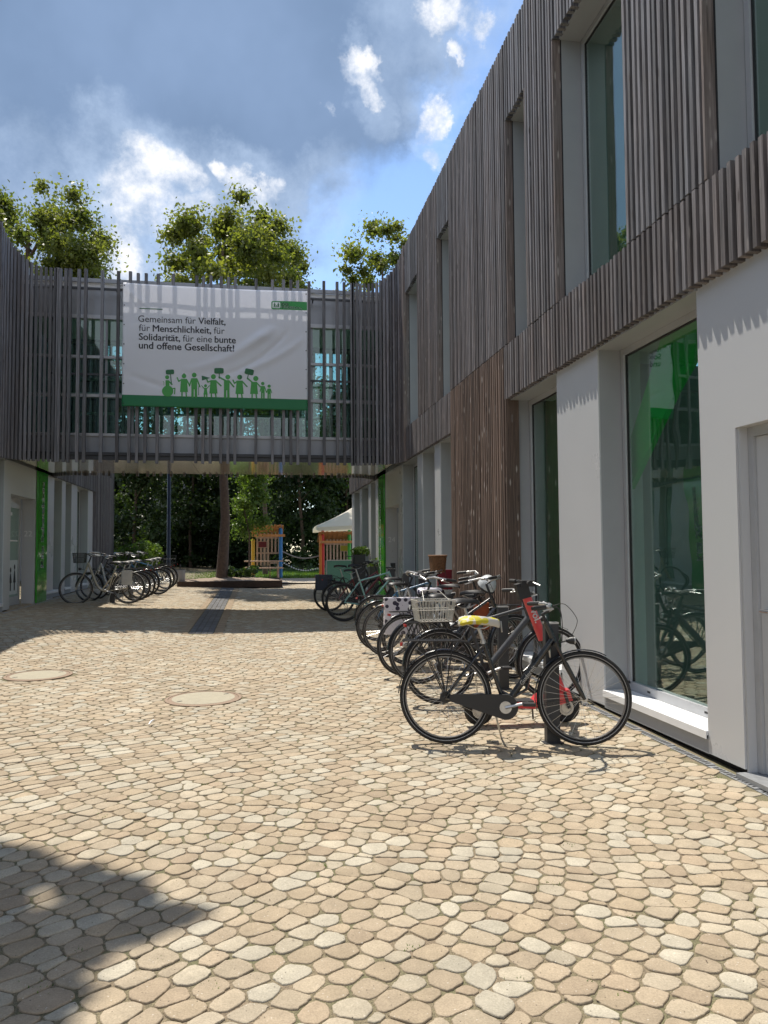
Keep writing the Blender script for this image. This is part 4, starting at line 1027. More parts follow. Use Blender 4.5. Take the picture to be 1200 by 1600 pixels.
    b.tube(Lh[::-1]+Rh[1:], .0115, 8); hbobj = b.build('handlebar', M['alu'] if bars != 'sport' else M['blackp'], root, True)
    for H in (Lh, Rh):
        g = MB(); e = (H[-1]-H[-2]).normalized(); g.tube([H[-1]-e*.115, H[-1]-e*.02, H[-1]+e*.005], [.0165, .0175, .014], 8); g.build('grip', M[grip], hbobj, True)
    for H in (Lh, Rh):
        lv = MB(); e = (H[-1]-H[-2]).normalized(); p = H[-1]-e*.13; fwd = rotst(c+Vector((.1, 0, 0)))-rotst(c)
        fwd = fwd.normalized(); lv.tube([p, p+fwd*.045-Vector((0, 0, .015)), p+fwd*.05+e*.10-Vector((0, 0, .02))], [.009, .006, .005], 6)
        lv.tube([p-e*.02, p-e*.005], .016, 8)
        lv.build('brake_lever', M['alu'], hbobj, True)
    be = MB(); be.lathe(tuple(rotst(c+Vector((-.0, .07, .03)))), [(.002, 0), (.024, .002), (.022, .014), (.006, .022)], 12); be.build('bell', M['chrome'], hbobj, True)
    # cables
    ca = MB()
    for q in (-1, 1):
        p0 = rotst(c+Vector((-.01, q*.15, .03))); p3 = rotst(crown+Vector((.05, q*.02, .02)))
        ca.tube(catmull([p0, p0+Vector((.07, -q*.02, -.01)), p0+Vector((.10, -q*.09, -.10)), p3]), .0026, 5)
    ca.build('cable', M['blackp'], root, True)
    # seat post, saddle
    sp_top = seat_top+(seat_top-Vector((BBx, 0, BBz))).normalized()*(.10+saddle_h)
    s = MB(); s.tube([seat_top, sp_top], .0135, 10); s.tube([seat_top-Vector((0,0,.02)), seat_top+Vector((-.002,0,.008))], .021, 10); s.build('seatpost', M['alu'], root, True)
    if saddle is not None:
        make_saddle(root, sp_top+Vector((.0, 0, .045)), covered or M[saddle], covered is not None)
    # drive
    d = MB()
    if guard:
        P = []; 
        for q in range(13):
            a = PI/2-PI*q/12; P.append(Vector((BBx+.085*math.cos(a)*1.0, 0, BBz+.105*math.sin(a))))
        top = [(BBx, BBz+.105), (.05, R+.045)]; 
        ring = [(BBx+.092*math.cos(math.radians(a)), BBz+.092*math.sin(math.radians(a))) for a in range(-95, 96, 19)]+[(.06, R+.030), (.03, R+.02), (.03, R-.02), (.06, R-.030)]
        vs = [(x, -.052, z_) for x, z_ in ring]+[(x, -.078, z_) for x, z_ in ring]; n = len(ring)
        d.add(vs, [tuple(range(n)), tuple(range(2*n-1, n-1, -1))]+[(i, i+n, (i+1) % n+n, (i+1) % n) for i in range(n)])
        d.build('chain_guard', M['blackp'], root)
    else:
        d.ring((BBx, -.05, BBz), .085, .006, 28, 6, .003); d.ring((0, -.045, R), .035, .006, 18, 6, .006)
        d.tube([(BBx, -.05, BBz+.087), (.0, -.05, R+.037)], .005, 5); d.tube([(BBx, -.05, BBz-.087), (.03, -.05, R-.09), (0, -.05, R-.037)], .004, 5)
        for q in range(5):
            a = q*2*PI/5; d.tube([(BBx, -.05, BBz), (BBx+.08*math.cos(a), -.05, BBz+.08*math.sin(a))], .007, 5)
        d.build('chainring', M['blackp'], root, True)
    c_ = MB(); ca_ = random.uniform(-.4, .4)
    for q in (-1, 1):
        e = Vector((math.cos(ca_)*q, 0, math.sin(ca_)*q)); y = q*-.085
        c_.tube([(BBx, y*.4, BBz), (BBx, y, BBz), Vector((BBx, y*1.08, BBz))+e*.165], [.012, .014, .010], 7)
    c_.tube([(BBx, -.088, BBz), (BBx, -.08, BBz)], .045 if guard else .02, 16)
    cr = c_.build('crank', M['alu'], root, True)
    for q in (-1, 1):
        e = Vector((math.cos(ca_)*q, 0, math.sin(ca_)*q)); y = q*-.085*1.08
        p = MB(); cc = Vector((BBx, y, BBz))+e*.165
        p.obox((cc.x, cc.y-q*.055, cc.z), (.085, .095, .02)); p.build('pedal', M['blackp'], cr)
    if ebike:
        p = MB(); p.tube([(BBx+.0, -.045, BBz+.01), (BBx, .045, BBz+.01)], .075, 18); p.build('motor', M['blackp'], root, True)
    add_wheel(root, (0, 0, R), R, blackrim, 0, True, stripe)
    fw = add_wheel(root, tuple(rotst(hub_f)), R, blackrim, steer, False, stripe)
    if fenders:
        m_ = MB(); m_.arc_band((0, 0, R), R+.012, 12 if rack else 30, 176, .050, .0025); m_.tube([(-.0, .05, R), (-R*.98, .026, R+.18*R)], .002, 5); m_.tube([(-.0, -.05, R), (-R*.98, -.026, R+.18*R)], .002, 5); m_.build('mudguard', FM if col == 'cream' else M['black'], root, True)
        m_ = MB(); m_.arc_band((0, 0, 0), R+.012, 62, 196, .050, .0025); m_.tube([(-.0, .05, 0), (-R*.99, .026, -.16*R)], .002, 5); m_.tube([(-.0, -.05, 0), (-R*.99, -.026, -.16*R)], .002, 5); o = m_.build('mudguard', FM if col == 'cream' else M['black'], root, True); o.location = rotst(hub_f); o.rotation_euler = (0, 0, steer)
    if rack:
        r = MB(); zt = R*2+.075
        for q in (-1, 1):
            r.tube([(.17, q*.05, zt-.015), (.10, q*.065, zt), (-.26, q*.065, zt), (-.32, q*.03, zt)], .0055, 6)
            r.tube([(0, q*.07, R+.01), (-.08, q*.068, zt)], .0055, 6); r.tube([(0, q*.07, R+.01), (-.20, q*.068, zt)], .0045, 6); r.tube([(0, q*.07, R+.01), (.06, q*.068, zt)], .0045, 6)
            r.tube([(.17, q*.05, zt-.015), (seat_top.x-.03, q*.02, seat_top.z-.08)], .004, 6)
        r.tube([(-.32, -.03, zt), (-.32, .03, zt)], .0055, 6)
        for x in (-.2, -.08, .05): r.tube([(x, -.065, zt), (x, .065, zt)], .004, 6)
        r.tube([(.1, 0, zt), (-.3, 0, zt)], .004, 6)
        rk = r.build('rack', M['blackp'], root, True)
        tl = MB(); tl.obox((-.33, 0, zt-.03), (.018, .07, .022)); tl.build('tail_light', M['redlens'], root)
    if light:
        l = MB(); p = rotst(crown+Vector((.11, 0, .03))); l.tube([p-Vector((.03, 0, 0)), p, p+Vector((.03, 0, 0))], [.012, .026, .03], 12); l.tube([rotst(crown), p-Vector((.02, 0, .0))], .005, 6)
        hl = l.build('headlight', M['blackp'], root, True)
        l = MB(); l.tube([p+Vector((.03, 0, 0)), p+Vector((.036, 0, 0))], .027, 12); l.build('lens', M['clearlens'], hl, True)
    if stand:
        s = MB(); s.tube([(BBx-.08, .05, BBz-.02), (BBx-.02, .17, .012), (BBx+.0, .20, .006)], [.009, .007, .008], 7); s.build('kickstand', M['alu'], root, True)
    return root, dict(crown=crown, c=c, rotst=rotst, sp_top=sp_top, zt=R*2+.075, seat_top=seat_top, base=base, ax=ax, ht=ht, hb=hb, R=R)
def make_saddle(root, p, material, puffy=False):
    s = MB(); prof = [(-.145, .02, .0), (-.138, .058, .006), (-.115, .082, .016), (-.06, .080, .024), (-.01, .058, .022), (.04, .036, .018), (.09, .024, .014), (.125, .019, .006), (.142, .012, -.004), (.147, .004, -.008)]
    n = 10; vs = []; fs = []
    for i_, (x, w, h) in enumerate(prof):
        if puffy: w *= 1.12
        for k in range(n):
            a = 2*PI*k/n; zz = math.sin(a); yy = math.cos(a)
            vs.append((p.x+x*(1.08 if puffy else 1), p.y+w*yy*(1+.0), p.z+h+(zz*.026 if zz > 0 else zz*(.040 if puffy else .02))*(1 if 0 < i_ < 9 else .3)-(.012*(abs(yy)**2))+(random.uniform(-.006, .006) if puffy else 0)))
    for i in range(len(prof)-1):
        for k in range(n):
            k2 = (k+1) % n; fs.append((i*n+k, i*n+k2, (i+1)*n+k2, (i+1)*n+k))
    fs.append(tuple(range(n-1, -1, -1))); fs.append(tuple((len(prof)-1)*n+k for k in range(n)))
    s.add(vs, fs); o = s.build('saddle', material, root, True)
    r = MB(); r.tube([(p.x-.10, .02, p.z-.01), (p.x-.03, .02, p.z-.045), (p.x+.04, .02, p.z-.045), (p.x+.11, .01, p.z-.01)], .0035, 6); r.tube([(p.x-.10, -.02, p.z-.01), (p.x-.03, -.02, p.z-.045), (p.x+.04, -.02, p.z-.045), (p.x+.11, -.01, p.z-.01)], .0035, 6)
    r.build('rail', M['alu'], o, True); return o

def patch_mat(name, base, spots, scale, thr, rough=.6):
    m = bpy.data.materials.new(name); m.use_nodes = True; N = m.node_tree.nodes; L = m.node_tree.links; b = N['Principled BSDF']; b.inputs['Roughness'].default_value = rough
    tc = N.new('ShaderNodeTexCoord'); v = N.new('ShaderNodeTexVoronoi'); v.inputs['Scale'].default_value = scale; v.inputs['Randomness'].default_value = .75; L.new(tc.outputs['Object'], v.inputs['Vector'])
    lt = N.new('ShaderNodeMath'); lt.operation = 'LESS_THAN'; lt.inputs[1].default_value = thr; L.new(v.outputs['Distance'], lt.inputs[0])
    mx = N.new('ShaderNodeMix'); mx.data_type = 'RGBA'; mx.inputs[6].default_value = (*base, 1); mx.inputs[7].default_value = (*spots, 1); L.new(lt.outputs[0], mx.inputs[0]); L.new(mx.outputs[2], b.inputs['Base Color']); return m
M['dots'] = patch_mat('white oilcloth with dark dots', (.62, .60, .66), (.03, .025, .05), 15, .40, .35)
M['flower'] = patch_mat('yellow flowered saddle cover', (.50, .48, .43), (.50, .44, .02), 17, .52, .6)
M['cream'] = mat('champagne frame paint', (.42, .39, .32), .3, .5, .05, 20, coat=.4)
M['mint'] = mat('mint green frame paint', (.28, .50, .45), .3, 0, .05, 20, coat=.5)
M['darkred'] = mat('dark red frame paint', (.16, .012, .02), .3, 0, .05, 20, coat=.5)
M['greyf'] = mat('matt grey frame paint', (.055, .058, .064), .45, .2, .05, 20)
M['bluef'] = mat('blue frame paint', (.03, .14, .28), .3, 0, .05, 20, coat=.5)
M['silver'] = mat('silver frame paint', (.45, .46, .47), .28, .6, .05, 20)
M['navy'] = mat('navy tarpaulin', (.02, .028, .05), .45, 0, .1, 8, .3, 20)
M['wicker'] = mat('brown wicker', (.16, .075, .03), .7, 0, .3, 60, .8, 90)
M['wire'] = mat('white coated wire', (.62, .60, .54), .45)
M['coral'] = mat('coral red paint', (.62, .05, .06), .35, 0, .06, 12, coat=.3)
M['orangebag'] = mat('rust orange cloth', (.30, .06, .015), .7, 0, .15, 20)
M['redbag'] = mat('dark red cloth', (.17, .01, .02), .7, 0, .15, 20)
M['milk'] = mat('pale grey helmet shell', (.55, .58, .60), .3, 0, .03, 8, coat=.4)
M['tan'] = mat('grey white bag fabric', (.50, .50, .49), .65, 0, .1, 12, .3, 30)

# near bicycle
r1 = gp(697, 1162); f1 = gp(914, 1166)
hd = math.atan2(f1.y-r1.y, f1.x-r1.x); wb1 = math.hypot(f1.y-r1.y, f1.x-r1.x)
b1, i1 = bicycle('nearest black trekking bicycle with a yellow flowered saddle cover and suspension fork', (r1.x, r1.y), heading=hd, wb=wb1, frame='trapez', col='black', fork='susp', bars='trek', covered=M['flower'], lean=-.03, guard=True, steer=-.05)
def extra_near():
    t = MB()   # downtube writing
    hb, BBp = i1['hb'], Vector((.44, 0, .285)); d = (hb-BBp).normalized(); u = Vector((-d.z, 0, d.x))
    t2 = BBp+d*.20
    text_run(t, [('Gudereit', .02)], .17, lambda a, b: tuple(t2+d*a+u*(b-.012)+Vector((0, -.0265, 0)))); t.build('lettering', M['alu'], b1)
    # front light wire rising to the bar
    w = MB(); c = i1['c']; p = i1['crown']+Vector((.10, 0, .12)); q_ = i1['crown']+Vector((.11, 0, .04)); w.tube(catmull([c+Vector((.0, -.20, .04)), c+Vector((.09, -.17, .05)), c.lerp(q_, .35)+Vector((.13, -.08, .03)), q_+Vector((.05, 0, .10)), q_]), .0026, 5); w.build('wire_loop', M['blackp'], b1, True)
extra_near()

def basket(name, label, cat, loc, size, material, group=None, rz=0, kind='wire', tilt=0, handle=False):
    t = thing(name, label, cat, loc, rz, group); t.rotation_euler = (0, tilt, rz); L_, W_, H_ = size; m = MB()
    if kind == 'wire':
        def rect(z, k): return [(-L_/2*k, -W_/2*k, z), (L_/2*k, -W_/2*k, z), (L_/2*k, W_/2*k, z), (-L_/2*k, W_/2*k, z)]
        m.tube(rect(H_, 1), .006, 6, True); m.tube(rect(0, .84), .004, 6, True); m.tube(rect(H_*.55, .94), .0035, 5, True)
        for i in range(14):
            q = -.5+i/13
            for sg in (-1, 1): m.tube([(L_*q, sg*W_/2, H_), (L_*q*.84, sg*W_/2*.84, 0)], .0026, 4)
        for i in range(10):
            q = -.5+i/9
            for sg in (-1, 1): m.tube([(sg*L_/2, W_*q, H_), (sg*L_/2*.84, W_*q*.84, 0)], .0026, 4)
        for i in range(9):
            q = -.42+.84*i/8; m.tube([(L_*q, -W_/2*.84, 0), (L_*q, W_/2*.84, 0)], .002, 4)
        m.build('basket_cage', material, t, True)
        if handle:
            h = MB(); h.tube([(-.12, -W_/2, H_), (-.11, -W_*.1, H_+.09), (.05, -W_*.1, H_+.09), (.12, -W_/2, H_)], .004, 6); h.build('handle', material, t, True)
    else:
        k = .82; n = 24
        def rr(z, s):
            P = []
            for q in range(n):
                a = 2*PI*q/n; P.append((math.copysign(abs(math.cos(a))**.5, math.cos(a))*L_/2*s, math.copysign(abs(math.sin(a))**.5, math.sin(a))*W_/2*s, z))
            return P
        rows = 12; vs = []; fs = []
        for j in range(rows+1):
            s_ = k+(1-k)*j/rows
            for q, p in enumerate(rr(H_*j/rows, s_)): 
                b = 1+.012*(1 if (q+j) % 2 else -1); vs.append((p[0]*b, p[1]*b, p[2]))
        for j in range(rows):
            for q in range(n): q2 = (q+1) % n; fs.append((j*n+q, j*n+q2, (j+1)*n+q2, (j+1)*n+q))
        fs.append(tuple(range(n-1, -1, -1))); m.add(vs, fs); m.build('basket_body', material, t)
        r = MB(); r.tube(rr(H_, 1.0), .011, 6, True); r.build('rim', material, t, True)
    return t
def bag(name, label, cat, loc, size, material, rz=0, group=None, flap=True, straps=True):
    t = thing(name, label, cat, loc, rz, group); L_, W_, H_ = size; m = MB(); vs = []; fs = []; n = 20; rows = 8
    for j in range(rows+1):
        z = H_*j/rows; s_ = .84+.16*math.sin(PI*min(1, j/rows*.9+.1))
        for q in range(n):
            a = 2*PI*q/n; vs.append((math.copysign(abs(math.cos(a))**.4, math.cos(a))*L_/2*(.9+.1*s_)+.004*math.sin(7*z/H_+q), math.copysign(abs(math.sin(a))**.4, math.sin(a))*W_/2*s_, z))
    for j in range(rows):
        for q in range(n): q2 = (q+1) % n; fs.append((j*n+q, j*n+q2, (j+1)*n+q2, (j+1)*n+q))
    fs += [tuple(range(n-1, -1, -1)), tuple(rows*n+q for q in range(n))]; m.add(vs, fs); m.build('bag_body', material, t, True)
    if flap:
        m = MB(); m.obox((0, 0, H_+.006), (L_*1.0, W_*1.06, .014)); m.obox((0, -W_/2-.006, H_*.84), (L_*.99, .012, H_*.34)); m.build('flap', material, t)
        for q in ((-1, 1) if straps else ()): m = MB(); m.obox((q*L_*.25, -W_/2-.015, H_*.7), (.022, .006, H_*.5)); m.build('strap', M['blackp'], t)
    return t

def world_of(root, p):
    bpy.context.view_layer.update(); return root.matrix_world @ Vector(p)
def rear_at(px_left, y_bottom, R=.345):     # ground point under the hub of a wheel whose left edge and foot are seen at those pixels
    g = gp(px_left+30, y_bottom); d = ray(px_left, y_bottom-40); x = d.x/d.y*g.y+R; return (x, g.y)

# second: dark grey bike, third with white wire basket, and so on away from the camera
p2 = rear_at(630, 1101); b2, i2 = bicycle('dark grey bicycle second from the camera with white wire basket and thick matt down tube', p2, heading=.02, frame='diamond', col='greyf', bars='trek', wb=1.10, ebike=True, saddle_h=.03, blackrim=True, lean=.02, rack=True, guard=False)
p3 = rear_at(606, 1069); b3, i3 = bicycle('black bicycle third from the camera, half hidden behind the white wire basket', p3, heading=.10, frame='tri', col='black', bars='city', wb=1.10, lean=-.03, steer=.25)
w = world_of(b2, (-.06, 0, i2['zt']+.01)); basket('wire_basket', 'white wire shopping basket on the rear rack of the second bicycle', 'basket', w, (.36, .28, .19), M['wire'], rz=.02, handle=True)
p4 = rear_at(596, 1040); b4, i4 = bicycle('black bicycle with white dotted pannier and dotted saddle cover', p4, heading=-.04, frame='wave', col='black', bars='city', wb=1.10, covered=M['dots'], lean=.03, steer=-.2)
w = world_of(b4, (-.12, -.14, i4['zt']-.36)); bag('pannier', 'white pannier with black dots on the middle right-hand bicycle', 'pannier', w, (.42, .15, .42), M['dots'], rz=-.04, straps=False)
w = world_of(b4, (-.12, .13, i4['zt']-.31)); bag('pannier', 'second dotted pannier on the far side of the same rack', 'pannier', w, (.36, .13, .30), M['dots'], rz=-.04)
p5 = rear_at(556, 1018); b5, i5 = bicycle('black bicycle with an empty flat rear rack and brown wicker front basket', p5, heading=.02, frame='tri', col='black', bars='city', wb=1.12, lean=-.02, ebike=False, steer=-.15)
w = at(684, 894, p5[1]); basket('wicker_basket', 'brown wicker basket on the handlebar of a black bicycle by the wood wall', 'basket', w, (.22, .34, .23), M['wicker'], kind='wicker')
p6 = (p5[0]+.12, p5[1]+1.1); b6, i6 = bicycle('blue bicycle standing behind the black one with the flat rack', p6, heading=-.05, frame='diamond', col='bluef', bars='trek', lean=.03, rack=False, saddle_h=.02)
p7 = rear_at(509, 971); b7, i7 = bicycle('mint green bicycle with a straight handlebar and no mudguards', p7, heading=.03, frame='diamond', col='mint', bars='sport', rack=False, fenders=False, guard=False, blackrim=True, saddle_h=.10, stripe=False, wb=1.10, sz=1.04, lean=-.02)
w = world_of(b6, (1.02, -.16, .78)); bag('shopping_bag', 'dark red cloth bag hanging on a handlebar beside the blue bicycle', 'bag', w, (.22, .12, .30), M['redbag'], flap=False)
p8 = (p7[0]+.02, p7[1]+1.2); b8, i8 = bicycle('dark red bicycle between the mint green one and the navy pannier', p8, heading=-.02, frame='tri', col='darkred', bars='city', rack=True, stripe=False, lean=.02)
p9 = rear_at(490, 955); b9, i9 = bicycle('farthest black bicycle in the right-hand row with a navy pannier', p9, heading=.0, frame='tri', col='black', bars='trek', rack=True, saddle_h=.06, stripe=False)
w = world_of(b9, (-.14, -.13, i9['zt']-.30)); bag('pannier', 'navy blue pannier on the farthest bicycle of the right row', 'pannier', w, (.36, .16, .32), M['navy'])
# two bicycles facing the courtyard, their bars among the others
b10, i10 = bicycle('black bicycle with a grey child helmet hanging at the wood wall', (2.72, p3[1]+.55), heading=PI+.05, frame='wave', col='black', bars='city', lean=.02, steer=.2)
b11, i11 = bicycle('silver city bicycle parked with its front wheel to the courtyard', (2.78, p4[1]+.65), heading=PI-.06, frame='wave', col='silver', bars='city', lean=-.03, steer=-.1)

def helmet():
    p = at(762, 912, p3[1]+.4); t = thing('helmet', 'pale grey bicycle helmet hung over a handlebar in front of the wood wall', 'helmet', p)
    m = MB(); n = 16; vs = []; fs = []; rows = 7
    for j in range(rows):
        a = (PI*.55)*j/(rows-1); r = math.sin(a)
        for k in range(n):
            b = 2*PI*k/n; vs.append((.105*r*math.cos(b), .125*r*math.sin(b), .12*math.cos(a)-.02))
    for j in range(rows-1):
        for k in range(n): k2 = (k+1) % n; fs.append((j*n+k, (j+1)*n+k, (j+1)*n+k2, j*n+k2))
    m.add(vs, fs); m.build('shell', M['milk'], t, True)
    m = MB(); m.tube([(.10*math.cos(2*PI*k/16), .12*math.sin(2*PI*k/16), -.045) for k in range(16)], .013, 6, True); m.build('trim', M['blackp'], t, True)
    m = MB(); m.tube([(0, -.115, -.04), (0, -.04, -.19), (0, .04, -.19), (0, .115, -.04)], .005, 5); m.build('chin_strap', M['blackp'], t, True)
    t.rotation_euler = (.5, .4, 0)
    c = at(752, 962, p3[1]+.5); bag('seat_bag', 'rust orange cloth bag hanging between the middle bicycles', 'bag', (c.x, c.y, c.z-.15), (.16, .20, .30), M['orangebag'], flap=False)
helmet()

# scooter
def scooter():
    a = gp(747, 1128); b = gp(884, 1130); a.y = 6.18; b.y = 6.12
    ax_ = at(747, 1100, 6.18).x; bx = at(884, 1100, 6.12).x
    z = zg(ax_, 6.15); t = thing('e_scooter', 'coral red electric scooter with black handlebar standing behind the nearest bicycle', 'scooter', (ax_, 6.16, z), -.04); L_ = bx-ax_
    for x in (0, L_):
        m = MB(); m.ring((0,0,0), .092, .032, 36, 10, .026); w = m.build('wheel', M['rubber'], t, True); w.location = (x, 0, .125)
        m = MB(); m.tube([(0, -.03, 0), (0, .03, 0)], .062, 20); m.ring((0, -.03, 0), .045, .006, 24, 6); m.build('rim', M['alu'], w, True)
    d = MB(); 
    prof = [(.06, .12), (.12, .155), (.62*L_, .135), (.74*L_, .17), (.76*L_, .24), (.68*L_, .235), (.62*L_, .185), (.14, .20), (-.02, .235), (-.14, .21), (-.15, .19), (-.02, .20)]
    n = len(prof); vs = [(x, -.075, z_) for x, z_ in prof]+[(x, .075, z_) for x, z_ in prof]
    d.add(vs, [tuple(range(n)), tuple(range(2*n-1, n-1, -1))]+[(i, i+n, (i+1) % n+n, (i+1) % n) for i in range(n)]); d.build('deck', M['coral'], t)
    g = MB(); g.obox((L_*.38, 0, .196), (L_*.46, .13, .008)); g.build('deck_mat', M['blackp'], t)
    hx = Vector((L_-.02, 0, .26)); top = at(815, 915, 6.16); tp = Vector((top.x-ax_, 0, top.z-z+.0))
    dirv = (tp-hx).normalized()
    s = MB(); s.tube([hx-dirv*.02, hx+dirv*.30], .028, 12, col=(.5,.5,.5)); s.obox(hx-dirv*.06+Vector((-.06, 0, 0)), (.20, .09, .10), ry=-.3); s.build('stem_base', M['coral'], t, True)
    s = MB(); s.tube([hx+dirv*.30, hx+dirv*.46], .027, 12); s.tube([hx+dirv*.86, tp], .030, 12); s.build('stem', M['blackp'], t, True)
    s = MB(); s.tube([hx+dirv*.46, hx+dirv*.86], .039, 16, flat=1.0); slv = s.build('stem_sleeve', M['coral'], t, True)
    tx = MB(); up = dirv; sd = Vector((-dirv.z, 0, dirv.x))
    # writing reads downward along the sleeve
    o = hx+dirv*.735; text_run(tx, [('voi.', .03)], .12, lambda a_, b_: tuple(o-dirv*a_+Vector((dirv.z, 0, -dirv.x))*(b_-.02)*1.0+Vector((0, -.0415, 0)))); tx.build('lettering', M['white'], slv)
    h = MB(); h.obox(tp+Vector((.0, 0, -.04)), (.10, .085, .13), ry=-.25); h.obox(tp+Vector((.03, -.02, .02)), (.11, .11, .05)); h.build('display_unit', M['blackp'], t)
    h = MB(); h.tube([tp+Vector((-.02, -.27, .03)), tp+Vector((.02, -.12, .03)), tp+Vector((.03, 0, .03)), tp+Vector((.02, .12, .03)), tp+Vector((-.02, .27, .03))], .013, 8); hb = h.build('handlebar', M['blackp'], t, True)
    h = MB(); h.tube([tp+Vector((-.02, -.27, .03)), tp+Vector((.0, -.17, .03))], .018, 10); h.tube([tp+Vector((-.02, .27, .03)), tp+Vector((.0, .17, .03))], .018, 10); h.build('grip', M['rubber'], hb, True)
    h = MB(); h.tube([tp+Vector((.05, -.14, .03)), tp+Vector((.08, -.22, .01))], .006, 6); h.tube([tp+Vector((.05, .14, .03)), tp+Vector((.08, .22, .01))], .006, 6); h.build('brake_lever', M['alu'], hb, True)
    f = MB()
    for q in (-1, 1): f.tube([hx+Vector((.0, q*.045, .0)), (L_+.02, q*.045, .125)], .014, 8)
    f.build('fork', M['anth'], t, True)
    for q, a0, a1 in ((L_, 10, 150), (0, 40, 170)): m = MB(); m.arc_band((q, 0, .125), .14, a0, a1, .06, .004, 12); m.build('mudguard', M['blackp'], t, True)
    k = MB(); k.tube([(L_*.64, .06, .14), (L_*.68, .13, .01)], .008, 6); k.tube([(L_*.74, -.05, .14), (L_*.72, -.06, .03), (L_*.77, -.06, .02), (L_*.79, -.05, .13)], .009, 6); k.build('kickstand', M['anth'], t, True)
scooter()

# rack posts
def rack_post(x, y, h, lab, group='anthracite bicycle rack posts on the right'):
    z = zg(x, y); t = thing('rack_post', lab, 'bike rack post', (x, y, z), 0, group)
    m = MB(); w, d = .105, .055
    m.box(-w/2, w/2, -d/2, d/2, -.05, h-.012); m.build('post', M['anth'], t)
    m = MB(); m.box(-w/2-.003, w/2+.003, -d/2-.003, d/2+.003, h-.012, h); m.build('cap', M['alu'], t)
    m = MB(); m.tube([(-w/2+.02, -d/2-.012, h-.15), (-w/2+.02, -d/2-.03, h-.22), (-w/2+.03, -d/2-.012, h-.26)], .008, 6); m.build('locking_eye', M['alu'], t, True)
    m = MB(); m.box(-w/2-.02, w/2+.02, -d/2-.02, d/2+.02, -.01, .006); m.build('base_plate', M['anth'], t)
for (px0, px1, ytop, Y, lab) in ((848, 872, 972, 5.55, 'anthracite rack post behind the front wheel of the nearest bicycle'), (777, 793, 947, 7.62, 'anthracite rack post just left of the red scooter stem'),
                          (724, 741, 928, 9.2, 'anthracite rack post in front of the brown wood wall'), (654, 664, 903, 11.9, 'anthracite rack post below the wicker basket'),
                          (630, 638, 895, 13.0, 'anthracite rack post right of the dark red bag'), (608, 616, 888, 14.6, 'farthest anthracite rack post by the mint green bicycle')):
    p = at((px0+px1)/2, ytop, Y); rack_post(p.x, Y, p.z-zg(p.x, Y), lab)

# left row
LG = 'bicycles parked by the left-hand building'
lr = at(201, 938, 18.5); 
c1, j1 = bicycle('champagne step-through bicycle nearest in the left-hand row, grey bag on its rack', (lr.x, 18.5), heading=PI-.03, frame='wave', col='cream', bars='city', wb=1.10, sz=1.06, group=LG, steer=.25, rack=True, guard=False, lean=-.02, saddle_h=-.02, grip='milk')
w = world_of(c1, (.02, .11, .42)); bag('bag', 'grey white cloth bag hanging at the rear wheel of the champagne bicycle', 'bag', w, (.24, .10, .32), M['tan'], rz=0, flap=False)
w = world_of(c1, (1.02, 0, .90)); basket('front_basket', 'black wire basket on the handlebar of the champagne bicycle', 'basket', w, (.26, .32, .22), M['blackp'], kind='wire')
specs = [(236, 936, 'silver', 'city', 'wave', 'silver bicycle with tall handlebar second in the left-hand row', 19.3), (243, 933, 'black', 'trek', 'tri', 'black bicycle third in the left-hand row', 20.0), (250, 930, 'greyf', 'city', 'tri', 'grey bicycle in the middle of the left-hand row', 21.0),
         (268, 926, 'black', 'city', 'wave', 'black step-through bicycle behind the grey one on the left', 21.7), (273, 921, 'bluef', 'trek', 'diamond', 'blue bicycle near the far end of the left-hand row', 23.0), (278, 917, 'black', 'city', 'tri', 'farthest bicycle of the left-hand row with a rear wire basket', 24.2)]
for k, (pxr, yb, col, bars, frm, lab, Y) in enumerate(specs):
    d = ray(pxr, 905); x = d.x/d.y*Y-.35
    c, j = bicycle(lab, (x, Y), heading=PI+random.uniform(-.08, .08), frame=frm, col=col, bars=bars, group=LG, steer=random.uniform(-.3, .3), lean=random.uniform(-.04, .04), guard=k % 2 == 0, stripe=False, sz=1.02)
    if k == 5: basket('wire_basket', 'black wire basket on the farthest bicycle of the left row', 'basket', world_of(c, (-.1, 0, j['zt']+.01)), (.38, .30, .22), M['blackp'], kind='wire')
for px, Y, lab in ((176, 18.75, 'short dark rack post beside the champagne bicycle'), (205, 20.4, 'dark rack post behind the champagne bicycle'), (228, 22.3, 'dark rack post at the middle of the left row')):
    p = at(px, 905, Y); rack_post(p.x, Y, .62, lab, 'rack posts of the left-hand row')

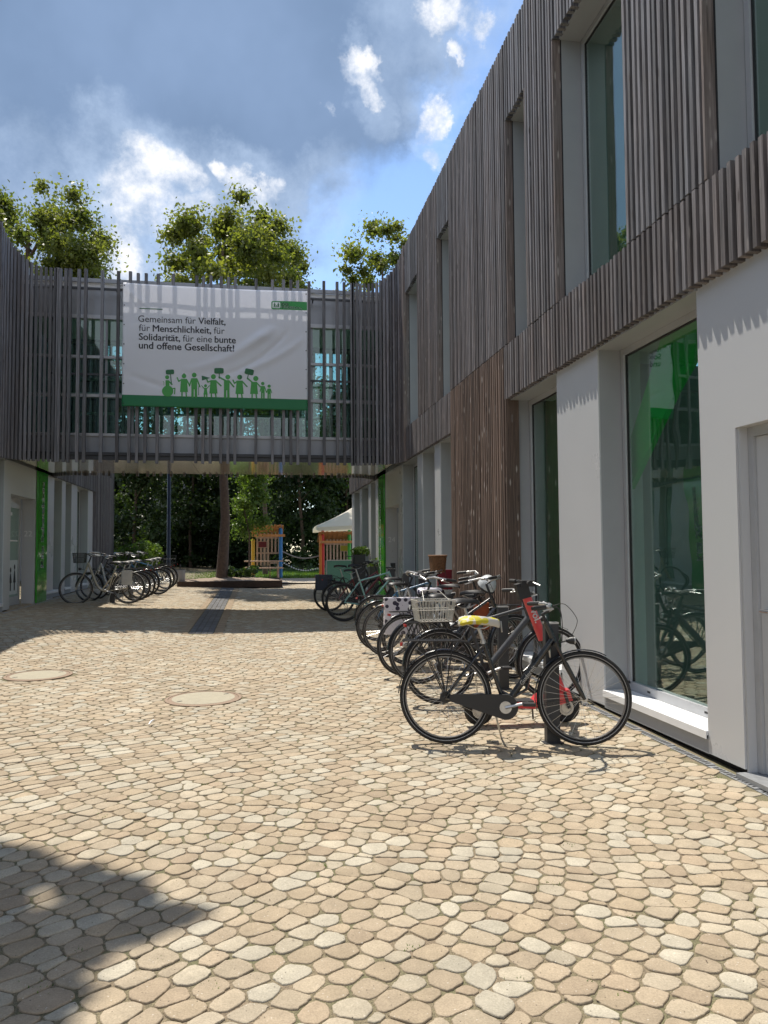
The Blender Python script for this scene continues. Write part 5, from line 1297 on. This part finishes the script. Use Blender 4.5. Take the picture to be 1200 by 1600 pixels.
# ------------------------------------------------------------------ foliage
def leaves(name, centres, radii, n, size, material, parent=None, squash=.8, shell=.55, up_bias=.25, soft=False):
    """n leaves spread through ellipsoid clumps (centres k×3, radii k)"""
    centres = np.asarray(centres, float); radii = np.asarray(radii, float)
    p = radii**2; p /= p.sum(); idx = rng.choice(len(centres), n, p=p)
    d = rng.normal(size=(n, 3)); d /= np.linalg.norm(d, axis=1, keepdims=True)
    r = rng.uniform(shell, 1.0, n)**.7*rng.uniform(.75, 1.12, n)
    if soft: r = np.minimum(np.abs(rng.normal(0, .62, n)), 1.6)
    P = centres[idx]+d*(r*radii[idx])[:, None]*np.array([1, 1, squash])
    nrm = d*.6+rng.normal(size=(n, 3))*.7+np.array([0, 0, up_bias]); nrm /= np.linalg.norm(nrm, axis=1, keepdims=True)
    t = np.cross(nrm, rng.normal(size=(n, 3))); t /= np.linalg.norm(t, axis=1, keepdims=True); b = np.cross(nrm, t)
    s = size*rng.uniform(.6, 1.35, n)[:, None]
    a = P+t*s*.55; c = P-t*s*.55; e = P+b*s*.34+nrm*s*.08; f = P-b*s*.34+nrm*s*.08
    V = np.stack([a, e, c, f], 1).reshape(-1, 3); F = np.arange(4*n).reshape(n, 4)
    cl = rng.uniform(0, 1, len(centres)); tn = np.clip(cl[idx]*.6+rng.uniform(0, .4, n), 0, 1)
    T = np.repeat(np.stack([tn, tn, tn], 1), 4, 0)
    return link(name, np_mesh(name, V, F, material, T), parent)
M['bark'] = mat('brown bark', (.11, .075, .055), .9, 0, .3, 14, .9, 30)
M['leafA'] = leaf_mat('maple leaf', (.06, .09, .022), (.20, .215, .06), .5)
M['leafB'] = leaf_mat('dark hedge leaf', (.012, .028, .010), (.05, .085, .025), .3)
M['leafC'] = leaf_mat('fresh leaf', (.04, .09, .018), (.14, .21, .045), .4)
def branchy(root, base, top, r, limbs, spread, seed, crown_c, crown_r):
    rs = random.Random(seed); m = MB(); base = Vector(base); top = Vector(top)
    P = [base+(top-base)*t+Vector((rs.uniform(-.08, .08), rs.uniform(-.08, .08), 0))*(t > 0)*2 for t in (0, .2, .45, .7, 1)]
    m.tube(P, [r*1.35, r, r*.85, r*.6, r*.3], 12)
    tips = []
    for k in range(limbs):
        t = rs.uniform(.38, .95); p0 = base.lerp(top, t); a = rs.uniform(0, 2*PI); L = spread*rs.uniform(.6, 1.0)
        p1 = p0+Vector((math.cos(a)*L*.5, math.sin(a)*L*.5, L*.45)); p2 = p0+Vector((math.cos(a)*L, math.sin(a)*L, L*.75))
        m.tube([p0, p1, p2], [r*.32, r*.2, r*.06], 7); tips += [p1.lerp(p2, .5), p2]
        for q in range(2):
            a2 = a+rs.uniform(-.9, .9); p3 = p1+Vector((math.cos(a2)*L*.5, math.sin(a2)*L*.5, L*.35)); m.tube([p1, p3], [r*.12, r*.03], 5); tips.append(p3)
    m.build('trunk', M['bark'], root, True); return tips
def tree(name, label, base, height, crown, clumps, n, leafsize, material, group=None, trunk_r=.2, seed=1, crown_base=.3, spread=None, csize=None):
    """crown=(rx, ry) horizontally; clumps are scattered through a rounded, ragged crown"""
    rs = random.Random(seed); root = thing(name, label, 'tree', base, 0, group); rx, ry = crown; H = height
    tips = branchy(root, (0, 0, -.1), (rs.uniform(-.3, .3), rs.uniform(-.3, .3), H*.9), trunk_r, 12, spread or rx*.75, seed, None, None)
    C = []; Rr = []
    for t in tips:
        if t.z > H*crown_base: C.append(t); Rr.append(rs.uniform(.6, 1.1)*(csize or rx*.28))
    while len(C) < clumps:
        u = rs.random(); z = H*(crown_base+(1-crown_base)*u); prof = math.sin(PI*min(1, .12+.88*(1-u)**.8*1.0))**.6 if u > .35 else .62+.38*u/.35
        a = rs.uniform(0, 2*PI); q = math.sqrt(rs.uniform(.15, 1))*prof
        C.append(Vector((math.cos(a)*rx*q, math.sin(a)*ry*q, z))); Rr.append(rs.uniform(.55, 1.15)*(csize or rx*.24))
    leaves('crown', [tuple(c) for c in C], Rr, n, leafsize, material, root, soft=True)
    return root
GT = 'tall trees behind the footbridge'
def gz(x, y): return zg(x, y)
def tree_at(pxc, pytop, Y, width_px, **kw):
    p = at(pxc, pytop, Y); x = p.x; w = width_px/1200*Y*.5
    return tree(base=(x, Y, gz(x, Y)), height=p.z-gz(x, Y), crown=(w, w*.9), **kw)
tree_at(55, 296, 33, 215, name='maple_tree', label='tall maple rising behind the left end of the footbridge', clumps=150, n=85000, leafsize=.145, material=M['leafA'], group=GT, trunk_r=.24, seed=3, crown_base=.42, csize=.80)
tree_at(348, 322, 26.6, 215, name='maple_tree', label='tall maple with straight dark trunk in the mulch bed, its crown rising behind the banner', clumps=120, n=80000, leafsize=.125, material=M['leafA'], group=GT, trunk_r=.155, seed=11, crown_base=.48, csize=.62)
tree_at(602, 362, 34, 150, name='maple_tree', label='light maple crown beside the top edge of the right-hand building', clumps=95, n=42000, leafsize=.15, material=M['leafA'], group=GT, trunk_r=.14, seed=8, crown_base=.5, csize=.62)
tree_at(415, 385, 36, 150, name='maple_tree', label='lower maple crown just right of the middle one behind the banner', clumps=120, n=60000, leafsize=.14, material=M['leafA'], group=GT, trunk_r=.1, seed=21, crown_base=.5, csize=.62)
# small sunlit tree with thin stem
pt_ = at(385, 740, 29); tree('young_tree', 'small bright green tree with thin stem by the playground', (pt_.x, 29, gz(pt_.x, 29)), pt_.z-gz(pt_.x, 29)+.5, (.85, .8), 34, 14000, .09, M['leafC'], trunk_r=.03, seed=5, crown_base=.38, csize=.50)
# dark wood beyond
HG = 'dark trees closing the view behind the playground'
for k, (px, Y, top, w_, lab) in enumerate([(60, 46, 560, 190, 'dark dense tree behind the left-hand bicycles'), (215, 44, 575, 150, 'dark tree above the sunlit shrub'), (300, 50, 560, 180, 'dark tree behind the thin blue pole'), (395, 47, 585, 160, 'dark tree behind the young bright tree'),
                                         (470, 43, 600, 140, 'dark tree between the two playhouses'), (545, 50, 590, 160, 'dark tree behind the white sunshade'), (120, 52, 520, 200, 'dark tree in the gap beside the left building'), (640, 48, 600, 160, 'dark tree hidden behind the right building end')]):
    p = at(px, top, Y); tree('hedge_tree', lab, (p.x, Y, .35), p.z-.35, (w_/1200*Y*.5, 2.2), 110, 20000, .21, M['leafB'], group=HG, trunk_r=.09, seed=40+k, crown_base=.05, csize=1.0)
# continuous undergrowth
C = []; Rr = []
for k in range(330): C.append((rng.uniform(-16, 13), rng.uniform(50, 54), rng.uniform(.4, 8.0))); Rr.append(rng.uniform(.9, 1.5))
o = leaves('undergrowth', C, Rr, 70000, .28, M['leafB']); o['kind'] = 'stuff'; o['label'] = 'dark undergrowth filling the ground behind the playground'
# backdrop building behind trees
def far_house():
    t = thing('apartment_block', 'pale building glimpsed through gaps in the dark trees', 'building', (0, 58, 0)); t.location = (0, 0, 0)
    m = MB(); m.box(-22, 2.0, 58, 66, 0, 8.5); m.box(5.2, 6.9, 56, 66, 0, 12); m.build('wall', mat('pale far wall', (.42, .43, .42), .8, 0, .08, 1), t)
    for x in range(-21, 1, 3):
        for z in (1.2, 4.2):
            w = MB(); w.box(x, x+1.4, 57.93, 57.99, z, z+1.7); w.build('window', M['backing'], t)
far_house()
# shrub behind left bikes
g = at(212, 880, 27); C = []; Rr = []
for k in range(26): C.append((rng.uniform(-.6, .6), rng.uniform(-.4, .4), rng.uniform(.25, 1.25))); Rr.append(rng.uniform(.2, .34))
t = thing('shrub', 'sunlit leafy shrub behind the left-hand bicycles', 'shrub', (g.x, 27.5, gz(g.x, 27)))
m = MB()
for k in range(9):
    a = k*.7; m.tube([(0, 0, 0), (math.cos(a)*.25, math.sin(a)*.2, .6), (math.cos(a)*.55, math.sin(a)*.4, 1.3+.12*(k % 3))], [.012, .008, .003], 5)
m.build('stem', M['bark'], t); leaves('foliage', C, Rr, 4200, .085, M['leafC'], t)
# ---- lawn and planter, pole, bin
def lawn():
    mb = MB(); 
    x0, x1, y0, y1 = -12, 9, 31.0, 60
    mb.add([(x0, y0, .378), (x1, y0, .352), (x1, y1, .40), (x0, y1, .45)], [(0, 1, 2, 3)])
    m = mat('lawn', (.05, .12, .02), .9, 0, .35, 6, .8, 80); o = mb.build('lawn', m); struct(o)
    n = 26000; P = np.column_stack([rng.uniform(x0, x1, n), rng.uniform(31, 41, n), np.full(n, .38)]); V = []; h = rng.uniform(.04, .10, n); a = rng.uniform(0, PI, n)
    P[:, 2] = .352+(.026)*(x1-P[:, 0])/(x1-x0)
    dx = np.cos(a)*.02; dy = np.sin(a)*.02
    A = P+np.column_stack([dx, dy, 0*a]); B = P-np.column_stack([dx, dy, 0*a]); Cc = P+np.column_stack([rng.normal(0, .02, n), rng.normal(0, .02, n), h])
    V = np.stack([A, B, Cc], 1).reshape(-1, 3); T = np.repeat(rng.uniform(0, 1, (n, 1)), 3, 0)*np.ones((1, 3))
    o = link('grass', np_mesh('grass', V, np.arange(3*n).reshape(n, 3), M['leafC'], T)); o['kind'] = 'stuff'; o['label'] = 'short lawn grass around the playground'
    # pale path between planter and lawn
    p = MB(); p.add([(-5.5, 27.6, .3605), (6, 27.6, .30), (6, 31.1, .362), (-5.5, 31.1, .374)], [(0, 1, 2, 3)]); 
    struct(p.build('path', mat('pale gravel path', (.42, .36, .28), .95, 0, .2, 20, .6, 150)))
lawn()
def planter():
    a = at(277, 915, 25.5); b = at(441, 915, 25.5); z = zg(a.x, 25.5); t = thing('planter_bed', 'low rusty steel bed edging with bark mulch around the tree', 'planter', (a.x, 25.5, z)); L_ = b.x-a.x
    m = MB(); m.box(0, L_, -.05, 0.0, -.05, .16); m.box(0, .03, 0.0, 2.6, -.05, .16); m.box(L_-.03, L_, 0.0, 2.6, -.05, .16); m.box(0, L_, 2.6, 2.65, -.05, .16); m.build('edging', mat('dark rusty steel', (.07, .045, .035), .8, .2, .3, 8), t)
    m = MB(); n = 24
    vs = []; fs = []
    for j in range(13):
        for i in range(n+1): vs.append((.03+(L_-.06)*i/n, 2.6*j/12, .13+.12*math.sin(PI*i/n)*math.sin(PI*j/12)+random.uniform(-.01, .015)))
    for j in range(12):
        for i in range(n): q = j*(n+1)+i; fs.append((q, q+1, q+n+2, q+n+1))
    m.add(vs, fs); m.build('soil', mat('bark mulch', (.26, .20, .15), .95, 0, .3, 25, .8, 60), t)
    # low plant at its foot
    c = at(373, 893, 26.9); t3 = thing('ground_plant', 'dark leafy plant at the foot of the trunk', 'plant', (c.x, 26.9, zg(c.x, 26.9)+.2)); leaves('foliage', [(rng.uniform(-.6, .5), rng.uniform(-.3, .3), rng.uniform(.05, .4)) for _ in range(12)], [.2]*12, 900, .12, M['leafB'], t3)
planter()
def pole():
    c = at(261, 870, 28); t = thing('pole', 'thin dark blue steel pole in front of the dark trees', 'pole', (c.x, 28.5, zg(c.x, 28)))
    m = MB(); m.tube([(0,0,0), (0,0,7.5)], [.07, .065], 14); m.build('shaft', mat('dark blue paint', (.012, .028, .07), .4), t, True)
    m = MB(); m.cyl((0,0,-.02), (0,0,.04), .15, 16); m.build('base_flange', M['anth'], t); m = MB(); m.tube([(0,0,7.5), (-.3,0,7.7), (-.7, 0, 7.72)], [.05, .04, .07], 8); m.build('lamp_head', M['anth'], t, True)
    c = at(282, 897, 26.6); t = thing('litter_bin', 'round grey litter bin beside the planter bed', 'bin', (c.x, 26.3, zg(c.x, 26)))
    m = MB(); m.lathe((0,0,0), [(.16, .04), (.175, .06), (.19, .5), (.19, .52), (.17, .52), (.16, .45)], 20); m.build('drum', M['steelgrey'], t, True); m = MB(); m.ring((0,0,0), .185, .012, 24, 6); o = m.build('rim', M['anth'], t, True); o.rotation_euler = (PI/2, 0, 0); o.location = (0, 0, .52)
    m = MB(); m.cyl((0, .2, 0), (0, .2, .7), .02, 8); m.build('post', M['anth'], t)
pole()
# ------------------------------------------------------------------ playground
def playground():
    YP = 31.5; PW = mat('larch boards', (.52, .24, .085), .75, 0, .2, 9); PW2 = mat('pale boards', (.50, .36, .26), .75, 0, .2, 9)
    def P(px, py, Y=YP): return at(px, py, Y)
    def house(px0, px1, ytop, ybot, label, postcols, sign, win, Y=YP):
        a = P(px0, ybot, Y); b = P(px1, ybot, Y); z0 = .37; zt = P(px0, ytop, Y).z; t = thing('playhouse', label, 'playhouse', (a.x, Y, z0)); L_ = b.x-a.x; H = zt-z0
        m = MB(); n = int(L_/.135)
        for k in range(n):
            x = .05+k*(L_-.1)/(n-1)
            z1 = P(px0, ybot, Y).z-z0
            if win and x > L_*.55: z1 = H*.50
            m.box(x-.036, x+.036, -.012, .012, z1, H-.12)
        for z in (H*.30 if not win else H*.50, H-.35): m.box(0, L_, .014, .05, z, z+.07)
        m.build('slat_wall', PW2, t)
        m = MB()
        for k in range(int(L_/.10)+4):
            x = -.15+k*.10; m.obox((x, -.10, H-.03+.02*(k % 2)), (.092, .9, .025), rx=-.45)
        m.obox((L_/2, -.46, H-.24), (L_+.35, .03, .10)); m.build('roof', PW, t)
        sx = L_*.10 if win else L_*.68
        m = MB(); m.box(sx, sx+.32, -.03, -.014, H*.64, H*.64+.22); fr = m.build('sign_board', sign, t)
        m = MB(); m.box(sx-.02, sx+.34, -.024, -.0135, H*.64-.02, H*.64+.24); m.build('sign_frame', PW2, t)
        for (px, yt, c) in postcols:
            q = P(px, yt, Y-.2); 
            m = MB(); r = .075; m.tube([(q.x-a.x, -.25, -.1), (q.x-a.x, -.25, q.z-z0-.06), (q.x-a.x, -.25, q.z-z0-.01), (q.x-a.x, -.25, q.z-z0)], [r, r, r*.7, r*.2], 14); m.build('post', c, t, True)
        if win:
            m = MB(); m.box(L_*.55, L_*.98, -.25, .0, H*.30, H*.33); m.box(L_*.55, L_*.59, -.22, -.18, 0, H*.30); m.box(L_*.94, L_*.98, -.22, -.18, 0, H*.30); m.build('counter', PW2, t)
        return t
    yel = mat('yellow post', (.62, .36, .015), .4); blu = mat('blue post', (.03, .20, .50), .4); red = mat('red post', (.55, .03, .02), .4); ora = mat('orange post', (.62, .20, .02), .4); grn = mat('green post', (.06, .36, .04), .4)
    house(400, 438, 828, 884, 'wooden playhouse with yellow and blue posts left of the rope', [(395.5, 842, yel), (438.5, 820, blu)], mat('dark red board', (.14, .01, .015), .5), True)
    house(504, 545, 838, 884, 'wooden playhouse with red, orange and green posts under the sunshade', [(501, 835, ora), (504, 829, red), (545.5, 828, grn)], mat('yellow board', (.38, .32, .02), .5), False)
    a = P(440, 861); b = P(500, 868); m = MB(); m.tube([a.lerp(b, t)-Vector((0, 0, .22*math.sin(PI*t)*.9)) for t in np.linspace(0, 1, 14)], .028, 8); o = m.build('rope', mat('grey rope', (.34, .30, .27), .9), smooth=True); tag(o, 'thick grey rope slung between the blue and the red post', 'rope')
    a = P(444, 880); b = P(500, 887); t = thing('ball_chain', 'white chain of balls hanging low between the two playhouses', 'chain', a)
    m = MB(); cur = [a.lerp(b, q)-a-Vector((0, 0, .2*math.sin(PI*q))) for q in np.linspace(0, 1, 16)]; m.tube(cur, .008, 6); m.build('cord', mat('cord', (.5, .5, .48), .7), t)
    for c in cur: 
        m = MB(); m.lathe(tuple(c), [(.006, -.03), (.03, -.015), (.034, 0), (.03, .015), (.006, .03)], 10); m.build('ball', M['sill'], t, True)
    # picnic table
    c = P(412, 893, 30.5); t = thing('picnic_table', 'pale wooden picnic table half hidden by the trunk', 'table', (c.x, 30.4, .37)); m = MB()
    for k in range(5): m.box(-.75, .75, -.33+k*.135, -.33+k*.135+.12, .68, .72)
    m.build('tabletop', PW2, t)
    for y in (-.62, .55): m = MB(); m.box(-.75, .75, y, y+.24, .42, .46); m.build('bench', PW2, t)
    for x in (-.55, .55):
        m = MB(); m.tube([(x, -.6, 0), (x, -.15, .68)], .035, 6); m.tube([(x, .6, 0), (x, .15, .68)], .035, 6); m.box(x-.02, x+.02, -.55, .7, .36, .42); m.build('leg', PW2, t)
    # sunshade
    e = P(497, 824, 33); pk = P(585, 770, 34.5); t = thing('sunshade', 'white cloth sunshade over the right-hand playhouse', 'sunshade', (pk.x, 34.5, .37)); hw = pk.x-e.x; zt = pk.z-.37; ze = e.z-.37
    m = MB(); n = 12; vs = [(0, 0, zt)]; ring = []
    for k in range(4):
        c0 = (-hw, -hw*.6), (hw, -hw*.6), (hw, hw*.6), (-hw, hw*.6)
        ax_, ay_ = c0[k]; bx, by = c0[(k+1) % 4]
        for q in range(n): f = q/n; ring.append((ax_+(bx-ax_)*f, ay_+(by-ay_)*f, ze+.10*math.sin(PI*f)))
    rows = 6; V = []; F = []
    for j in range(rows+1):
        f = j/rows
        for (x, y, z) in ring: V.append((x*f, y*f, zt+(z-zt)*f-.12*math.sin(PI*f)))
    nr = len(ring)
    for j in range(rows):
        for q in range(nr): q2 = (q+1) % nr; F.append((j*nr+q, j*nr+q2, (j+1)*nr+q2, (j+1)*nr+q))
    for (x, y, z) in ring: V.append((x, y, z-.16))
    for q in range(nr): q2 = (q+1) % nr; F.append((rows*nr+q, rows*nr+q2, (rows+1)*nr+q2, (rows+1)*nr+q))
    m.add(V, F); m.build('canopy', mat('white shade cloth', (.78, .72, .62), .8, trans=.3), t, True); m = MB(); m.cyl((0,0,0), (0,0,zt), .05, 12); m.build('mast', M['alu'], t, True)
playground()
# teal cargo box, dark planter boxes by the entrance
def entrance_stuff():
    Y = 20.0; a = at(511, 925, Y); b = at(549, 876, Y); z0 = zg(a.x, Y)
    t = thing('cargo_trike', 'teal box tricycle standing beyond the bicycles at the far entrance', 'cargo trike', (a.x, Y, z0)); L_ = b.x-a.x; H = b.z-z0
    tl = mat('teal board', (.10, .27, .25), .5, 0, .05, 6)
    m = MB(); zb = .30
    vs = [(0, 0, H), (L_, 0, H), (L_*.96, 0, zb), (.03, 0, zb), (0, .62, H), (L_, .62, H), (L_*.96, .62, zb), (.03, .62, zb)]
    m.add(vs, [(0, 3, 2, 1), (4, 5, 6, 7), (0, 1, 5, 4), (1, 2, 6, 5), (2, 3, 7, 6), (3, 0, 4, 7)]); m.build('cargo_box', tl, t)
    m = MB(); m.box(-.015, L_+.015, -.015, .01, H+.001, H+.025); m.box(-.015, .0, -.012, .01, zb, H); m.build('box_rim', M['alu'], t)
    for x in (.12, L_-.12):
        w = MB(); w.ring((0, 0, 0), .23, .02, 30, 8); wo = w.build('wheel', M['rubber'], t, True); wo.location = (x, -.05 if x < .3 else .66, .25); w = MB(); w.ring((0, 0, 0), .20, .007, 30, 6); w.tube([(0, -.03, 0), (0, .03, 0)], .03, 10); w.build('rim', M['alu'], wo, True)
    m = MB(); m.tube([(L_, .3, .45), (L_+.35, .3, .35), (L_+.75, .3, .8)], .022, 8); m.tube([(L_-.1, .1, H+.12), (L_+.12, .3, H+.1), (L_-.1, .5, H+.12)], .012, 8); m.tube([(L_+.12, .3, H+.1), (L_+.1, .3, .4)], .015, 8); m.build('frame', M['black'], t, True)
    for k, (px0, px1, yt, yb, Yp, lab) in enumerate(((552, 571, 867, 925, 20.6, 'dark box planter nearer the playground with yellow-green shrub'), (578, 599, 885, 925, 19.3, 'dark box planter below the green sign strip'))):
        a = at(px0, yb, Yp); b = at(px1, yt, Yp); z0 = zg(a.x, Yp); t = thing('planter', lab, 'planter', (a.x, Yp, z0), 0, 'dark planters at the far entrance'); L_ = b.x-a.x; H = b.z-z0
        m = MB(); m.box(0, L_, 0, .4, 0, H); m.build('pot', M['anth'], t); m = MB(); m.box(.02, L_-.02, .02, .38, H, H+.004); m.build('soil', M['soil'], t)
        leaves('foliage', [(L_*.5+rng.uniform(-.15, .25), .2+rng.uniform(-.1, .1), H+rng.uniform(.03, .16)) for _ in range(9)], [.12]*9, 800, .05, M['leafC'], t)
entrance_stuff()

# tree standing left of the camera, outside the view, whose crown throws the shadow on the paving at lower left
def shade_tree():
    t = thing('overhanging_tree', 'tall tree left of the viewer whose crown shades the paving at the lower left', 'tree', (-3.9, 3.2, 0))
    m = MB(); m.tube([(0, 0, -.1), (.05, 0, 3), (.1, .3, 6.5), (.5, 1.0, 9), (.8, 1.8, 11)], [.24, .2, .17, .12, .05], 12)
    m.tube([(.1, .3, 6.5), (.9, 1.6, 8.3), (1.5, 2.8, 9.6)], [.1, .07, .03], 8); m.build('trunk', M['bark'], t, True)
    C = []; Rr = []
    # crown centre chosen from where its shadow lies
    spots = [(20,1345),(70,1348),(118,1358),(0,1375),(50,1385),(105,1390),(160,1385),(190,1384),(215,1400),(250,1412),(285,1424),(240,1432),(200,1420),(150,1418),(100,1420),(10,1412),(180,1455),(130,1452),(140,1478),(100,1478),
             (95,1505),(60,1490),(20,1492),(45,1525),(90,1535),(10,1540),(60,1565),(25,1590),(85,1560),(5,1620),(50,1625),(-60,1360),(-80,1420),(-70,1500),(-60,1570),(-150,1400),(-160,1500),(-130,1600),(-240,1450)]
    for (px, py) in spots:
        g = gp(px, py)
        for q in range(2):
            h = rng.uniform(9.2, 10.6); C.append((g.x-.19*h+3.9+rng.normal(0, .05), g.y+.43*h-3.2+rng.normal(0, .05), h)); Rr.append(rng.uniform(.06, .11) if px > -20 else .32)
    leaves('crown', C, Rr, 15000, .10, M['leafA'], t)
shade_tree()

# weeds in the joints, bits of litter
def weeds():
    V = []; n = 0; F = []
    spots = [gp(*p) for p in ((958, 1128), (760, 1190), (770, 1212), (785, 1195), (955, 1170), (1000, 1150), (160, 1275), (425, 1205), (690, 1280), (985, 1432), (325, 1540), (120, 1490), (445, 1270), (1090, 1230), (1120, 1215), (830, 1200), (250, 1500), (505, 1350), (60, 1545), (640, 1480), (890, 1320), (350, 1318))]
    for _ in range(90): spots.append(Vector((rng.uniform(-3, 2.9), rng.uniform(1.7, 9), 0)))
    for s in spots:
        big = s.z != 0
        for k in range(18 if big else 6):
            x = s.x+rng.normal(0, .022); y = s.y+rng.normal(0, .016); z = zg(x, y)-.006; a = rng.uniform(0, PI); h = rng.uniform(.005, .014); dx, dy = math.cos(a)*.004, math.sin(a)*.004
            V += [(x-dx, y-dy, z), (x+dx, y+dy, z), (x+rng.normal(0, .008), y+rng.normal(0, .008), z+h)]
    V = np.array(V); m = len(V)//3; T = np.repeat(rng.uniform(0, 1, (m, 1)), 3, 0)*np.ones((1, 3))
    o = link('weeds', np_mesh('weeds', V, np.arange(3*m).reshape(m, 3), M['leafC'], T)); o['kind'] = 'stuff'; o['label'] = 'tiny weeds and moss in the paving joints'
    # dry bits
    V = []; 
    for _ in range(420):
        x, y = rng.uniform(-3.5, 2.9), rng.uniform(1.6, 10); z = zg(x, y)+.004; a = rng.uniform(0, PI); s = rng.uniform(.003, .010)
        dx, dy = math.cos(a)*s, math.sin(a)*s; V += [(x-dx, y-dy, z), (x+dy*.4, y-dx*.4, z+.002), (x+dx, y+dy, z+.001)]
    V = np.array(V); m = len(V)//3
    o = link('leaf_litter', np_mesh('leaf_litter', V, np.arange(3*m).reshape(m, 3), mat('dry brown bits', (.07, .045, .03), .9))); o['kind'] = 'stuff'; o['label'] = 'dry brown leaf bits scattered over the paving'
    c = gp(237, 1133); m = MB(); m.tube([(c.x-.02, c.y-.03, c.z+.012), (c.x-.005, c.y, c.z+.03), (c.x+.012, c.y+.04, c.z+.035)], [.006, .009, .005], 6); o = m.build('paper_scrap', M['sill'], smooth=True); tag(o, 'small white scrap standing on the paving left of the middle', 'litter')
weeds()
print('objects', len(bpy.data.objects))
